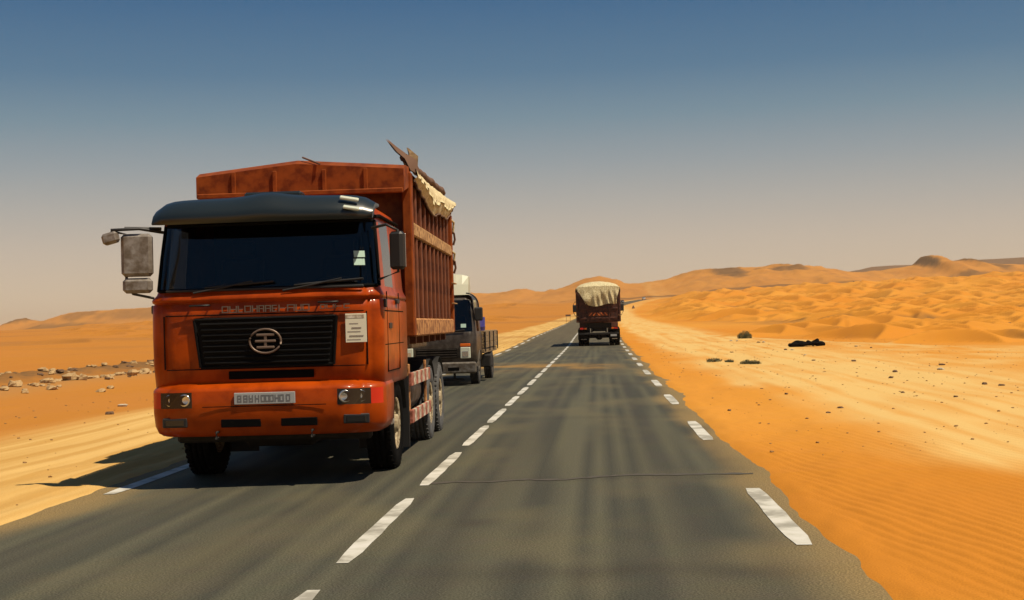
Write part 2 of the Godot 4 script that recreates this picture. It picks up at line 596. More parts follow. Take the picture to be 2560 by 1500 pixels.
func ground_y(x: float, d: float) -> float:
	var s := x - cx(d)
	var a := absf(s)
	var r := ry(d)
	if d < -10.0:
		r = 0.0
	var y := r
	# the bed under the road, sand creeping up over its edges
	if a < 60.0:
		var edge := sstep(2.95, 3.75, a + (0.08 if s > 0.0 else 0.0))
		y += -0.13 + 0.155 * edge + edge * (0.024 * n_b.get_noise_2d(x * 0.6, d * 0.16) + 0.022 * n_a.get_noise_2d(x * 1.5, d * 0.6)) * (1.0 - sstep(4.0, 7.0, a))
		y += 0.05 * sstep(3.6, 6.0, a) * n_a.get_noise_2d(x * 0.25, d * 0.12)
	if a > 6.0:
		y += sstep(6.0, 30.0, a) * 0.22 * n_a.get_noise_2d(x * 0.05 + 7.0, d * 0.03)
	# wind ripples in the drift beside the road
	if x > 1.7 and x < 9.0 and d > 3.0 and d < 26.0:
		var m := sstep(1.75, 2.1, x) * (1.0 - sstep(15.0, 25.0, d)) * (1.0 - sstep(6.0, 9.0, x))
		var ph := (x + 0.2 * (d - 9.0)) * TAU / 0.135 + 3.2 * n_b.get_noise_2d(x * 0.7, d * 0.16)
		y += 0.0062 * m * (sin(ph) + 0.25 * sin(ph * 2.0 + 0.8)) * (0.75 + 0.5 * n_b.get_noise_2d(x * 0.5 + 9.0, d * 0.2))
	# tilt of the plain
	if s > 0.0:
		y += minf(s, 600.0) * 0.030 * sstep(90.0, 800.0, d) * (1.0 - 0.6 * sstep(1000.0, 1500.0, d))
	else:
		y += maxf(s, -700.0) * 0.0185 * sstep(120.0, 800.0, d)
	# banks of rubble left of the road
	if s < -8.0 and d < 140.0:
		var b1 := (x + 16.4 + 0.9 * n_b.get_noise_2d(d * 0.06, 3.0)) / 1.3
		var b2 := (x + 21.6 - 0.16 * (d - 50.0) * 0.5 + 0.9 * n_b.get_noise_2d(d * 0.05, 9.0)) / 1.5
		y += 0.22 * exp(-b1 * b1) + 0.34 * exp(-b2 * b2) * (0.7 + 0.5 * n_a.get_noise_2d(x * 0.7, d * 0.7))
	# dunes
	if d > 55.0 and d < 900.0 and a > 8.0:
		y += dunes(x, d) * (1.0 - sstep(780.0, 900.0, d)) * sstep(8.0, 15.0, a)
		y += 0.5 * sstep(100.0, 260.0, d) * sstep(8.0, 40.0, a) * n_a.get_noise_2d(x * 0.018, d * 0.012)
	# hills
	if d > 760.0:
		var e := sstep(lerpf(lerpf(800.0, 1210.0, sstep(100.0, 450.0, -x)), 1080.0, sstep(200.0, 300.0, x)), 1400.0, d)
		var top := poly(skyline, x + 8.0 * n_b.get_noise_2d(x * 0.01, d * 0.006) * (1.0 - sstep(1150.0, 1320.0, d)))
		var hh := lerpf(y, top, pow(e, 1.25))
		var rough := clampf((top - 10.0) / 35.0, 0.05, 1.0)
		hh += 5.0 * rough * e * (1.0 - sstep(1250.0, 1395.0, d)) * n_a.get_noise_2d(x * 0.014, d * 0.009) + 2.2 * rough * e * n_c.get_noise_2d(x * 0.012, d * 0.007) * (1.0 - 0.8 * sstep(1250.0, 1395.0, d))
		hh += 0.9 * e * n_a.get_noise_2d(x * 0.09, d * 0.04)
		y = hh - 30.0 * sstep(1402.0, 1475.0, d)
		if d > 1700.0:
			var f := sstep(1900.0, 2550.0, d)
			y = lerpf(y, poly(far_line, x) + 3.0 * n_a.get_noise_2d(x * 0.006, d * 0.004), f)
	return y


var dark_spots := [[126.0, 1290.0, 15.0, 120.0, 0.85], [150.0, 1390.0, 28.0, 24.0, 0.6], [196.0, 1380.0, 17.0, 40.0, 0.95], [178.0, 1260.0, 24.0, 50.0, 0.75], [340.0, 1375.0, 6.5, 60.0, 0.95], [351.0, 1396.0, 8.0, 9.0, 0.7], [386.0, 1380.0, 9.0, 40.0, 0.9], [400.0, 1330.0, 12.0, 40.0, 0.75], [390.0, 1230.0, 60.0, 30.0, 0.7],
	[-628.0, 1380.0, 13.0, 40.0, 0.75], [-560.0, 1290.0, 50.0, 26.0, 0.6], [-555.0, 1360.0, 16.0, 30.0, 0.5], [-480.0, 1350.0, 50.0, 30.0, 0.45], [-25.0, 1390.0, 6.0, 20.0, 0.6], [420.0, 1120.0, 90.0, 30.0, 0.6], [100.0, 1030.0, 110.0, 16.0, 0.7], [330.0, 1090.0, 60.0, 22.0, 0.5]]


func ground_color(x: float, d: float, dune: float) -> Color:
	var s := x - cx(d)
	var big := n_a.get_noise_2d(x * 0.02 + 40.0, d * 0.011)
	var mid := n_a.get_noise_2d(x * 0.21, d * 0.10 + 90.0)
	var orange := Color(0.62, 0.285, 0.045)
	var deep := Color(0.565, 0.222, 0.027)
	var pale := Color(0.67, 0.455, 0.17)
	var c := orange.lerp(deep, clampf(0.45 + big * 0.9 + mid * 0.25, 0.0, 1.0))
	if s < 0.0:
		c = c.lerp(Color(0.44, 0.185, 0.034), 0.85)
		var w := sstep(-8.2 + 0.9 * n_b.get_noise_2d(d * 0.07, 5.0), -7.0, s)
		var streak := n_a.get_noise_2d(x * 2.2, d * 0.045)
		c = c.lerp(pale.lerp(Color(0.52, 0.31, 0.09), clampf(0.5 + streak * 1.1, 0.0, 1.0)), w * 0.95)
		if d < 140.0:
			var b2 := (x + 22.2 - 0.08 * (d - 50.0)) / 2.4
			c = c.lerp(Color(0.17, 0.10, 0.045), clampf(exp(-b2 * b2) * (1.15 + 0.8 * n_a.get_noise_2d(x * 1.1, d * 0.8)), 0.0, 0.85))
			var b1 := (x + 16.4) / 1.2
			c = c.lerp(Color(0.36, 0.21, 0.085), clampf(exp(-b1 * b1) * 0.6, 0.0, 1.0))
		# faint dark bands far out on the plain
		var bands := n_b.get_noise_2d(x * 0.006 + 3.0, d * 0.035)
		c = c.lerp(Color(0.34, 0.16, 0.045), sstep(0.15, 0.6, bands) * 0.55 * sstep(60.0, 120.0, d))
	else:
		var fs := field_start(x) + 4.0 * n_b.get_noise_2d(x * 0.3, 2.0)
		var flat := maxf(1.0 - sstep(fs - 3.0, fs + 2.0, d), 1.0 - sstep(9.0, 12.0, s))
		# pale wheel-worn strip beside the orange drift, and the mixed gravel beyond it
		var start := 3.0 + 4.0 * (1.0 - sstep(8.0, 15.0, d)) - 0.5 * sstep(22.0, 40.0, d) + 0.7 * n_a.get_noise_2d(x * 0.2, d * 0.12)
		var strip := sstep(start, start + 1.8, x + 0.05) * (1.0 - sstep(8.4, 12.5, x + 1.5 * n_a.get_noise_2d(x * 0.1, d * 0.06)))
		strip = maxf(strip, sstep(52.0, 70.0, d) * (1.0 - sstep(190.0, 270.0, d)) * sstep(4.2, 5.4, s + 0.6 * n_b.get_noise_2d(3.0, d * 0.08)) * (1.0 - sstep(8.0, 11.5, s + 2.0 * n_b.get_noise_2d(7.0, d * 0.05))))
		var streak := n_a.get_noise_2d(x * 1.5, d * 0.05 + 11.0)
		var patch := n_a.get_noise_2d(x * 0.35 + 60.0, d * 0.16)
		var p := clampf(strip * (0.85 + streak * 0.75 + patch * 0.35), 0.0, 1.0)
		p = maxf(p, clampf(sstep(8.0, 11.0, x) * (0.36 + 0.6 * patch + 0.3 * streak), 0.0, 0.8))
		c = c.lerp(Color(0.50, 0.192, 0.021), 0.85 * (1.0 - sstep(11.0, 22.0, d)) * (1.0 - p))
		c = c.lerp(pale, p * flat * (1.0 - 0.9 * sstep(0.05, 0.25, dune)))
		# the pale track along the foot of the dunes
		c = c.lerp(Color(0.62, 0.43, 0.17), (1.0 - sstep(0.7, 1.9, absf(d - fs + 1.0))) * sstep(4.0, 6.0, x) * (1.0 - sstep(13.0, 18.0, x)) * 0.85 * (1.0 - sstep(0.03, 0.15, dune)))
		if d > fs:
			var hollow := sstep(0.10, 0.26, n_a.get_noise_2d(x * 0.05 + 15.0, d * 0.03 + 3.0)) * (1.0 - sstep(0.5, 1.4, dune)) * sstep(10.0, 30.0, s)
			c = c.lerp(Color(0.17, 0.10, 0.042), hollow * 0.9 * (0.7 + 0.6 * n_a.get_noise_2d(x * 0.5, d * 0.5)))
	if d > 700.0:
		var e := sstep(820.0, 1050.0, d)
		c = c.lerp(Color(0.50, 0.235, 0.06).lerp(Color(0.43, 0.20, 0.055), clampf(0.5 + n_a.get_noise_2d(x * 0.03, d * 0.01), 0.0, 1.0)), e * 0.8)
		if d > 950.0 and d < 1600.0:
			for k in dark_spots:
				var u: float = (x - k[0]) / k[2]
				var v: float = (d - k[1]) / k[3]
				var q := u * u + v * v
				if q < 1.6:
					var m := clampf((1.6 - q) * 1.1 + 0.8 * n_a.get_noise_2d(x * 0.06, d * 0.03), 0.0, 1.0)
					c = c.lerp(Color(0.13, 0.082, 0.042), m * k[4])
	if d > 1700.0:
		c = c.lerp(Color(0.15, 0.10, 0.065), sstep(1750.0, 2000.0, d) * 0.9)
	return c


func build_ground():
	var az := PackedFloat32Array()
	var a := -26.0
	while a <= 28.0:
		az.append(a)
		a += 0.105
	for k in range(1, 100):
		az.append(28.0 + (360.0 - 54.0) * k / 100.0)
	var rs := PackedFloat32Array()
	for r in [0.4, 1.0, 1.8, 2.6]:
		rs.append(r)
	var r := 3.0
	while r < 7.0:
		rs.append(r)
		r *= 1.02
	while r < 26.0:
		rs.append(r)
		r *= 1.0055
	while r < 60.0:
		rs.append(r)
		r *= 1.011
	while r < 560.0:
		rs.append(r)
		r *= 1.0042
	while r < 1500.0:
		rs.append(r)
		r *= 1.0078
	while r < 6500.0:
		rs.append(r)
		r *= 1.05
	var na := az.size()
	var nr := rs.size()
	var sn := PackedFloat32Array()
	var cs := PackedFloat32Array()
	for t in az:
		sn.append(sin(deg_to_rad(t - 4.0)))
		cs.append(cos(deg_to_rad(t - 4.0)))
	var v := PackedVector3Array()
	var col := PackedColorArray()
	v.resize(na * nr)
	col.resize(na * nr)
	for i in nr:
		for j in na:
			var x := rs[i] * sn[j]
			var d := rs[i] * cs[j]
			var y := ground_y(x, d)
			v[i * na + j] = Vector3(x, y, -d)
			col[i * na + j] = ground_color(x, d, dunes(x, d) if d > 55.0 and d < 900.0 and x > 5.0 else 0.0)
	var nm := PackedVector3Array()
	nm.resize(na * nr)
	for i in nr:
		for j in na:
			var e := v[i * na + (j + 1) % na] - v[i * na + (j - 1 + na) % na]
			var f := v[mini(i + 1, nr - 1) * na + j] - v[maxi(i - 1, 0) * na + j]
			nm[i * na + j] = e.cross(f).normalized()
	for k in nm.size():
		if nm[k].y < 0.0:
			nm[k] = -nm[k]
	var idx := PackedInt32Array()
	idx.resize((nr - 1) * na * 6)
	var q := 0
	for i in nr - 1:
		for j in na:
			var k := (j + 1) % na
			idx[q] = i * na + j
			idx[q + 1] = (i + 1) * na + j
			idx[q + 2] = (i + 1) * na + k
			idx[q + 3] = i * na + j
			idx[q + 4] = (i + 1) * na + k
			idx[q + 5] = i * na + k
			q += 6
	var arr := []
	arr.resize(Mesh.ARRAY_MAX)
	arr[Mesh.ARRAY_VERTEX] = v
	arr[Mesh.ARRAY_NORMAL] = nm
	arr[Mesh.ARRAY_COLOR] = col
	arr[Mesh.ARRAY_INDEX] = idx
	var me := ArrayMesh.new()
	me.add_surface_from_arrays(Mesh.PRIMITIVE_TRIANGLES, arr)
	me.surface_set_material(0, M.desert)
	var o := MeshInstance3D.new()
	o.name = numbered("ground")
	o.mesh = me
	add_child(o)
	tag(o, "orange desert sand with low dunes, pale gravel verges and hills on the horizon", "ground", "", "structure")


# =====================================================================
# road
# =====================================================================
func road_pt(s: float, d: float, lift := 0.0) -> Vector3:
	return Vector3(cx(d) + s, ry(d) + 0.03 * (1.0 - minf(absf(s) / 3.5, 1.0)) + lift, -d)


func build_road():
	var us := []
	for k in 61:
		us.append(-3.8 + 7.6 * k / 60.0)
	var ds := []
	var d := -20.0
	while d < 900.0:
		ds.append(d)
		d += clampf(d * 0.012, 0.12, 6.0)
	var s := st()
	s.set_smooth_group(0)
	for i in ds.size():
		for k in us.size():
			var u: float = us[k]
			var dd: float = ds[i]
			var n1 := 0.6 * n_a.get_noise_2d(u * 1.6, dd * 0.05) + 0.6 * n_b.get_noise_2d(u * 5.5, dd * 0.04)
			var n2 := n_a.get_noise_2d(u * 0.5 + 20.0, dd * 0.22)
			var c := Color(0.116, 0.112, 0.075).lerp(Color(0.064, 0.064, 0.049), clampf(0.55 + n1 * 1.7, 0, 1))
			c = c.lerp(Color(0.160, 0.140, 0.080), clampf(n2 * 1.1, 0, 1))
			# old damp-looking seal bands and a patch
			for w in [[13.45, 0.16, 0.35, 0.0], [8.5, 0.24, 0.55, 0.5], [21.8, 0.2, 0.35, 0.3], [33.0, 0.5, 0.4, 0.2]]:
				var q: float = (dd - w[0] - 0.12 * n_b.get_noise_2d(u * 0.9, w[0])) / w[1]
				c = c.lerp(Color(0.055, 0.047, 0.034), w[2] * exp(-q * q) * sstep(w[3] - 0.3, w[3] + 0.4, u) * (0.8 + 0.5 * n1))
			c = c.lerp(Color(0.05, 0.044, 0.033), 0.6 * exp(-pow((u - 0.75) / 0.2, 2.0) - pow((dd - 10.6) / 0.25, 2.0)))
			c = c.lerp(Color(0.055, 0.047, 0.034), 0.45 * exp(-pow((u - 0.12) / 0.09, 2.0) - pow((dd - 12.2) / 0.7, 2.0)))
			# wheel lanes worn darker
			for w in [-2.55, -0.85, 0.8, 2.4]:
				c = c.lerp(Color(0.066, 0.060, 0.046), 0.35 * exp(-pow((u - w) / 0.32, 2.0)))
			# dust along the edges and where the sand blows across
			var e := sstep(2.9, 3.5, absf(u) + 0.35 * n2 + 0.2 * n1)
			c = c.lerp(Color(0.33, 0.225, 0.09), e * 0.8)
			var band := exp(-pow((dd - 46.0 + 0.4 * u) / 3.0, 2.0)) * clampf(0.55 + n2, 0, 1) * (1.0 - sstep(1.4, 3.2, u))
			c = c.lerp(Color(0.42, 0.23, 0.055), clampf(band, 0, 1) * 0.85)
			c = c.lerp(Color(0.16, 0.12, 0.065), sstep(55.0, 110.0, dd) * 0.5)
			s.set_color(c)
			s.add_vertex(road_pt(u, dd))
	var n := us.size()
	for i in ds.size() - 1:
		for k in n - 1:
			var a := i * n + k
			for t in [a, a + n, a + n + 1, a, a + n + 1, a + 1]:
				s.add_index(t)
	var road := put(s, "road", M.asphalt, self)
	tag(road, "two-lane asphalt road running straight through the desert", "road", "", "structure")
	# broken centre line
	var starts := [4.75, 8.85, 13.05, 17.2, 21.06, 25.1, 28.92]
	while starts[-1] < 230.0:
		starts.append(starts[-1] + 4.0)
	var rng := RandomNumberGenerator.new()
	rng.seed = 5
	for a in starts:
		dash(road, 0.0, 0.066, a, a + 3.2 + rng.randf_range(-0.08, 0.08), "lane_marking", rng)
	# broken line along the right edge and along the far left edge
	var rs := [2.0, 9.4, 17.5, 24.8, 31.3]
	while rs[-1] < 200.0:
		rs.append(rs[-1] + 6.6)
	for a in rs:
		dash(road, 3.23, 0.085, a, a + 3.2 + rng.randf_range(-0.1, 0.1), "edge_marking", rng)
	var ls := [13.1]
	while ls[-1] < 200.0:
		ls.append(ls[-1] + 7.2)
	for a in ls:
		dash(road, -3.28, 0.085, a, a + 3.6, "edge_marking", rng)
	# tarred cracks across the lane
	var p := [[0.0, 13.15], [0.25, 13.3], [0.6, 13.28], [1.0, 13.42], [1.4, 13.4], [1.8, 13.62], [2.1, 13.72], [2.5, 13.7], [3.0, 13.72], [3.45, 13.68]]
	crack(road, p, 0.065, rng)



func dash(road: Node3D, off: float, hw: float, d0: float, d1: float, called: String, rng: RandomNumberGenerator):
	var s := st()
	s.set_smooth_group(-1)
	var n := 8
	var l := []
	var r := []
	for k in n + 1:
		var d := lerpf(d0, d1, float(k) / n)
		var inset := 0.025 if k == 0 or k == n else 0.0
		l.append(road_pt(off - hw + inset + rng.randf_range(-0.006, 0.006), d, 0.005))
		r.append(road_pt(off + hw - inset + rng.randf_range(-0.006, 0.006), d, 0.005))
	for k in n:
		quad(s, l[k], r[k], r[k + 1], l[k + 1], Vector3.UP)
	put(s, called, M.marking_paint, road)


func crack(road: Node3D, pts: Array, w: float, rng: RandomNumberGenerator):
	var s := st()
	s.set_smooth_group(-1)
	var l := []
	var r := []
	for i in pts.size() - 1:
		for k in 6:
			var t := k / 6.0
			var u := lerpf(pts[i][0], pts[i + 1][0], t)
			var d := lerpf(pts[i][1], pts[i + 1][1], t) + rng.randf_range(-0.03, 0.03)
			var ww := w * rng.randf_range(0.5, 1.3)
			var along := Vector2(pts[i + 1][0] - pts[i][0], pts[i + 1][1] - pts[i][1]).normalized()
			var nr := Vector2(-along.y, along.x) * ww
			l.append(road_pt(u + nr.x, d + nr.y, 0.0045))
			r.append(road_pt(u - nr.x, d - nr.y, 0.0045))
	for k in l.size() - 1:
		quad(s, l[k], r[k], r[k + 1], l[k + 1], Vector3.UP)
	put(s, "tar_seam", M.tar, road)


# =====================================================================
# the orange dump truck coming the other way: front at z = 0, facing +z
# =====================================================================
func grid_cloth(s: SurfaceTool, rows: Array):
	s.set_smooth_group(0)
	for i in rows.size() - 1:
		for j in rows[i].size() - 1:
			quad(s, rows[i][j], rows[i][j + 1], rows[i + 1][j + 1], rows[i + 1][j], Vector3(0.2, 1, 0.6))


# one unreadable character: a few crossing strokes
func strokes(s: SurfaceTool, rng: RandomNumberGenerator, x: float, y: float, w: float, h: float, z: float, deep: float):
	bx(s, Vector3(x, y, z), Vector3(0.011, h, deep), 0.0)
	if rng.randf() < 0.75:
		bx(s, Vector3(x + w, y, z), Vector3(0.011, h, deep), 0.0)
	for k in [-0.43, 0.0, 0.43]:
		if rng.randf() < 0.6:
			bx(s, Vector3(x + w * 0.5, y + h * k, z), Vector3(w - 0.011, 0.010, deep * 0.9), 0.0)


func orange_truck():
	var at := Vector3(-3.49, ry(13.4), -13.4)
	var turn := deg_to_rad(1.2)
	var t := thing("dump_truck", "orange dump truck with black sun visor coming towards the viewer, nearest of the trucks", "truck", at, turn, "trucks on the road")
	# ----- cab shell
	var fx := [-1.0, -0.88, -0.72, -0.5, -0.25, 0.0, 0.25, 0.5, 0.72, 0.88, 1.0]
	var sz := [-0.32, -0.44, -0.58, -1.22, -1.4, -2.05]
	var prof := [[1.02, 1.20, -0.06], [1.05, 1.225, -0.02], [1.3, 1.238, 0.0], [1.6, 1.24, 0.005], [1.83, 1.24, 0.0], [1.935, 1.237, 0.0], [1.945, 1.225, -0.018], [1.957, 1.225, -0.018], [1.967, 1.237, 0.008], [1.995, 1.235, 0.026],
		[2.05, 1.205, -0.05], [2.09, 1.195, -0.068], [2.45, 1.17, -0.13], [2.79, 1.14, -0.20], [2.86, 1.125, -0.22], [2.95, 1.085, -0.29], [3.01, 1.0, -0.43], [3.035, 0.86, -0.6]]
	var rings := []
	for p in prof:
		rings.append(plan(p[0], p[1], p[2], 0.15, 5, fx, sz))
	var ns := sz.size()
	var nf := fx.size()
	var f0 := ns + 2
	var f1 := ns + 6 + nf + 4
	var choose := func(i, j) -> String:
		if (i == 11 or i == 12) and j >= f0 and j < f1 + 0:
			return "windscreen"
		if (i == 11 or i == 12):
			var m: int = j
			if m < ns:
				m = ns - 2 - m
			else:
				m = j - (rings[0].size() - ns)
			if m == 2:
				return "side_window_a" if j < ns else "side_window_b"
		return "cab"
	var parts := loft(rings, true, choose, "cab", "cab")
	var cab := put(parts.cab, "cab", M.orange_paint, t)
	var ws := put(parts.windscreen, "windscreen", M.windscreen_glass, t)
	for e in ["side_window_a", "side_window_b"]:
		put(parts[e], "side_window", M.windscreen_glass, t)
	# rubber seal round the windscreen
	var loop := []
	for j in range(f0, f1 + 1):
		loop.append(rings[11][j])
	for i in [12]:
		loop.append(rings[i][f1])
	for j in range(f1, f0 - 1, -1):
		loop.append(rings[13][j])
	loop.append(rings[12][f0])
	var s := st()
	tube(s, loop, 0.022, 6, true)
	put(s, "windscreen_seal", M.seam_black, t)
	# stickers behind the glass, at the driver's side corner
	for k in 2:
		var q := box("sticker", "sticker", ws, Vector3(1.0, 2.425 - k * 0.085, -0.145 + k * 0.016), Vector3(0.13, 0.07, 0.004), 0.001, Basis(Vector3.UP, 0.5) * Basis(Vector3.RIGHT, -0.19))
		q.name = "sticker" if k == 0 else "sticker_001"
	# wipers
	for k in 2:
		s = st()
		var x0 := -0.75 + k * 0.95
		tube(s, [Vector3(x0, 2.06, -0.005), Vector3(x0 + 0.25, 2.10, -0.02), Vector3(x0 + 0.62, 2.17, -0.035)], 0.012, 6)
		tube(s, [Vector3(x0 + 0.12, 2.115, -0.03), Vector3(x0 + 0.85, 2.16, -0.035)], 0.014, 6)
		put(s, "wiper", M.black_plastic, t)
	s = st()
	bx(s, Vector3(0, 2.085, -0.045), Vector3(2.1, 0.03, 0.04), 0.012)
	put(s, "cowl_strip", M.black_plastic, t)
	# inside the cab
	s = st()
	bx(s, Vector3(0, 2.0, -0.42), Vector3(2.2, 0.24, 0.55), 0.06)
	put(s, "dashboard", M.interior, t)
	for x in [-0.6, 0.6]:
		s = st()
		bx(s, Vector3(x, 1.75, -1.25), Vector3(0.52, 0.16, 0.5), 0.05)
		bx(s, Vector3(x, 2.15, -1.5), Vector3(0.5, 0.7, 0.14), 0.05, Basis(Vector3.RIGHT, -0.15))
		bx(s, Vector3(x, 2.6, -1.58), Vector3(0.28, 0.2, 0.1), 0.04)
		put(s, "seat", M.seat_cloth, t)
	s = st()
	var circle := []
	for k in 20:
		var a := TAU * k / 20
		circle.append(Vector3(0.6 + 0.23 * cos(a), 2.1 + 0.23 * sin(a) * 0.55, -0.72 - 0.23 * sin(a) * 0.83))
	tube(s, circle, 0.016, 6, true)
	tube(s, [Vector3(0.6, 2.1, -0.72), Vector3(0.6, 1.9, -0.5)], 0.03, 6)
	put(s, "steering_wheel", M.black_plastic, t)
	s = st()
	bx(s, Vector3(0, 2.3, -1.97), Vector3(2.1, 1.3, 0.08), 0.02)
	put(s, "cab_lining", M.interior, t)
	# sun visor over the windscreen
	var vr := []
	for k in 25:
		var u := -1.0 + k / 12.0
		var end := 1.0 - pow(absf(u), 14.0) * 0.32
		var hump := 0.045 * exp(-pow((u - 0.05) / 0.2, 2.0)) + 0.012 * (1.0 - u * u)
		var x := u * 1.17
		var z0 := -0.05 * u * u - 0.08 * pow(absf(u), 6.0)
		var yb := 2.78 + 0.03 * (1.0 - end)
		var yt := 2.80 + (0.25 + hump) * end
		vr.append([Vector3(x, yb, 0.12 + z0), Vector3(x, yb + 0.01, 0.15 + z0), Vector3(x, lerpf(yb, yt, 0.5), 0.09 + z0), Vector3(x, lerpf(yb, yt, 0.85), -0.02 + z0), Vector3(x, yt, -0.12 + z0), Vector3(x, yt + 0.005, -0.35 + z0),
			Vector3(x, yt - 0.02, -0.35 + z0), Vector3(x, yt - 0.03, -0.13 + z0), Vector3(x, lerpf(yb, yt, 0.5), 0.06 + z0)])
	parts = loft(vr, true, func(_i, _j): return "visor", "visor", "visor")
	put(parts.visor, "sun_visor", M.visor_plastic, t)
	for k in 2:
		box("marker_lamp", "pale_lens", t, Vector3(0.93 + k * 0.03, 3.0 - k * 0.105, 0.0 + k * 0.08), Vector3(0.2 - k * 0.03, 0.045, 0.03), 0.012, Basis(Vector3(0, 0, 1), -0.18) * Basis(Vector3.RIGHT, -0.7))
	# horn bar on the roof
	s = st()
	bx(s, Vector3(0.05, 3.10, -0.42), Vector3(0.62, 0.07, 0.22), 0.03)
	put(s, "roof_vent", M.visor_plastic, t)
	# ----- front panel details
	s = st()
	quad(s, Vector3(-0.72, 1.765, 0.014), Vector3(0.74, 1.765, 0.014), Vector3(0.70, 1.285, 0.014), Vector3(-0.66, 1.285, 0.014), Vector3(0, 0, 1))
	for e in [[Vector3(-0.74, 1.775, 0.01), Vector3(0.76, 1.775, 0.01)], [Vector3(0.76, 1.775, 0.01), Vector3(0.72, 1.275, 0.01)], [Vector3(0.72, 1.275, 0.01), Vector3(-0.68, 1.275, 0.01)], [Vector3(-0.68, 1.275, 0.01), Vector3(-0.74, 1.775, 0.01)]]:
		tube(s, e, 0.02, 6)
	var gr := put(s, "grille", M.grille_black, t)
	for k in 8:
		var y := 1.725 - k * 0.058
		var hw := lerpf(0.70, 0.655, k / 7.0)
		box("slat", "grille_black", gr, Vector3(0.025, y, 0.032), Vector3(hw * 2, 0.02, 0.04), 0.006, Basis(Vector3.RIGHT, 0.35))
	s = st()
	var oval := []
	for k in 24:
		var a := TAU * k / 24
		oval.append(Vector3(0.02 + 0.165 * cos(a), 1.535 + 0.125 * sin(a), 0.068))
	tube(s, oval, 0.011, 8, true)
	for k in 3:
		bx(s, Vector3(0.02, 1.60 - k * 0.065, 0.066), Vector3(0.22 - 0.03 * absf(k - 1.0), 0.026, 0.02), 0.006)
	bx(s, Vector3(0.02, 1.535, 0.063), Vector3(0.03, 0.15, 0.018), 0.006)
	put(s, "emblem", M.letter_silver, gr)
	# raised lettering, too blurred to read: plain silver strokes
	var rng := RandomNumberGenerator.new()
	rng.seed = 91
	for w in [[-0.44, 0.42, 1.876, 0.07], [0.60, 0.86, 1.878, 0.045]]:
		s = st()
		var x: float = w[0]
		while x < w[1]:
			var lw := rng.randf_range(0.045, 0.075)
			strokes(s, rng, x, w[2], lw, w[3], 0.012, 0.012)
			x += lw + 0.02
		put(s, "lettering", M.letter_silver, t).set_meta("kind", "stuff")
	var pc := box("notice", "paper", t, Vector3(0.965, 1.645, 0.003), Vector3(0.22, 0.30, 0.008), 0.002, Basis(Vector3.UP, 0.09))
	for k in 5:
		box("print_line", "paper_print", pc, Vector3(0.955 + rng.randf_range(-0.02, 0.02), 1.69 - k * 0.042, 0.0085), Vector3(rng.randf_range(0.07, 0.15), 0.012, 0.003), 0.0, Basis(Vector3.UP, 0.09))
	box("print_line", "white_paint", pc, Vector3(0.955, 1.765, 0.0085), Vector3(0.19, 0.035, 0.003), 0.0, Basis(Vector3.UP, 0.09))
	s = st()
	bx(s, Vector3(0.06, 1.185, 0.0), Vector3(0.9, 0.085, 0.02), 0.01)
	put(s, "air_slot", M.seam_black, t)
	s = st()
	bx(s, Vector3(0, 1.822, 0.0), Vector3(2.1, 0.012, 0.012), 0.003)
	bx(s, Vector3(0, 1.255, 0.0), Vector3(2.1, 0.01, 0.012), 0.003)
	put(s, "panel_joint", M.seam_black, t)
	for e in [-1.0, 1.0]:
		# corner wind deflector joint, grab handle and tow eye on the front
		s = st()
		bx(s, Vector3(e * 1.075, 1.54, -0.027), Vector3(0.012, 0.56, 0.012), 0.003, Basis(Vector3.UP, e * 0.1))
		put(s, "corner_joint", M.seam_black, t)
		s = st()
		tube(s, [Vector3(e * 0.78, 1.925, -0.005), Vector3(e * 0.78, 1.925, 0.04), Vector3(e * 0.58, 1.925, 0.045), Vector3(e * 0.58, 1.925, -0.005)], 0.011, 6)
		put(s, "grab_handle", M.black_plastic, t)
		s = st()
		tube(s, [Vector3(e * 0.5, 0.60, 0.05), Vector3(e * 0.5, 0.60, 0.14), Vector3(e * 0.5, 0.54, 0.14), Vector3(e * 0.5, 0.54, 0.02)], 0.014, 6)
		put(s, "tow_eye", M.chassis, t)
		# doors: joints, handle, lamp, hinges
		s = st()
		bx(s, Vector3(e * 1.238, 1.6, -0.40), Vector3(0.012, 0.86, 0.012), 0.003)
		bx(s, Vector3(e * 1.238, 1.6, -1.34), Vector3(0.012, 0.86, 0.012), 0.003)
		bx(s, Vector3(e * 1.238, 1.82, -0.95), Vector3(0.012, 0.012, 1.5), 0.003)
		bx(s, Vector3(e * 1.235, 1.46, -0.95), Vector3(0.012, 0.012, 1.5), 0.003)
		bx(s, Vector3(e * 1.235, 1.17, -0.87), Vector3(0.012, 0.012, 0.95), 0.003)
		put(s, "door_joint", M.seam_black, t)
		box("door_handle", "black_plastic", t, Vector3(e * 1.25, 1.93, -1.15), Vector3(0.035, 0.05, 0.2), 0.01)
		box("side_lamp", "black_plastic", t, Vector3(e * 1.245, 1.90, -0.24), Vector3(0.03, 0.09, 0.12), 0.012)
		box("door_badge", "black_plastic", t, Vector3(e * 1.243, 1.66, -0.62), Vector3(0.012, 0.06, 0.22), 0.004)
	# drip rail and door top seam
	for e in [-1.0, 1.0]:
		s = st()
		tube(s, [Vector3(e * 1.15, 2.83, -0.30), Vector3(e * 1.15, 2.86, -0.6), Vector3(e * 1.15, 2.86, -2.0)], 0.02, 6)
		put(s, "drip_rail", M.seam_black, t)
	# ----- bumper
	var bf := [-1.0, -0.76, -0.5, -0.2, 0.0, 0.2, 0.5, 0.76, 1.0]
	var bs := [-0.2, -0.4, -0.72]
	var bp := [[0.55, 1.16, 0.0], [0.585, 1.21, 0.06], [0.66, 1.235, 0.095], [0.8, 1.245, 0.11], [0.855, 1.245, 0.112], [1.02, 1.245, 0.112], [1.04, 1.243, 0.105], [1.075, 1.22, 0.06], [1.10, 1.19, 0.01], [1.115, 1.12, -0.06]]
	rings = []
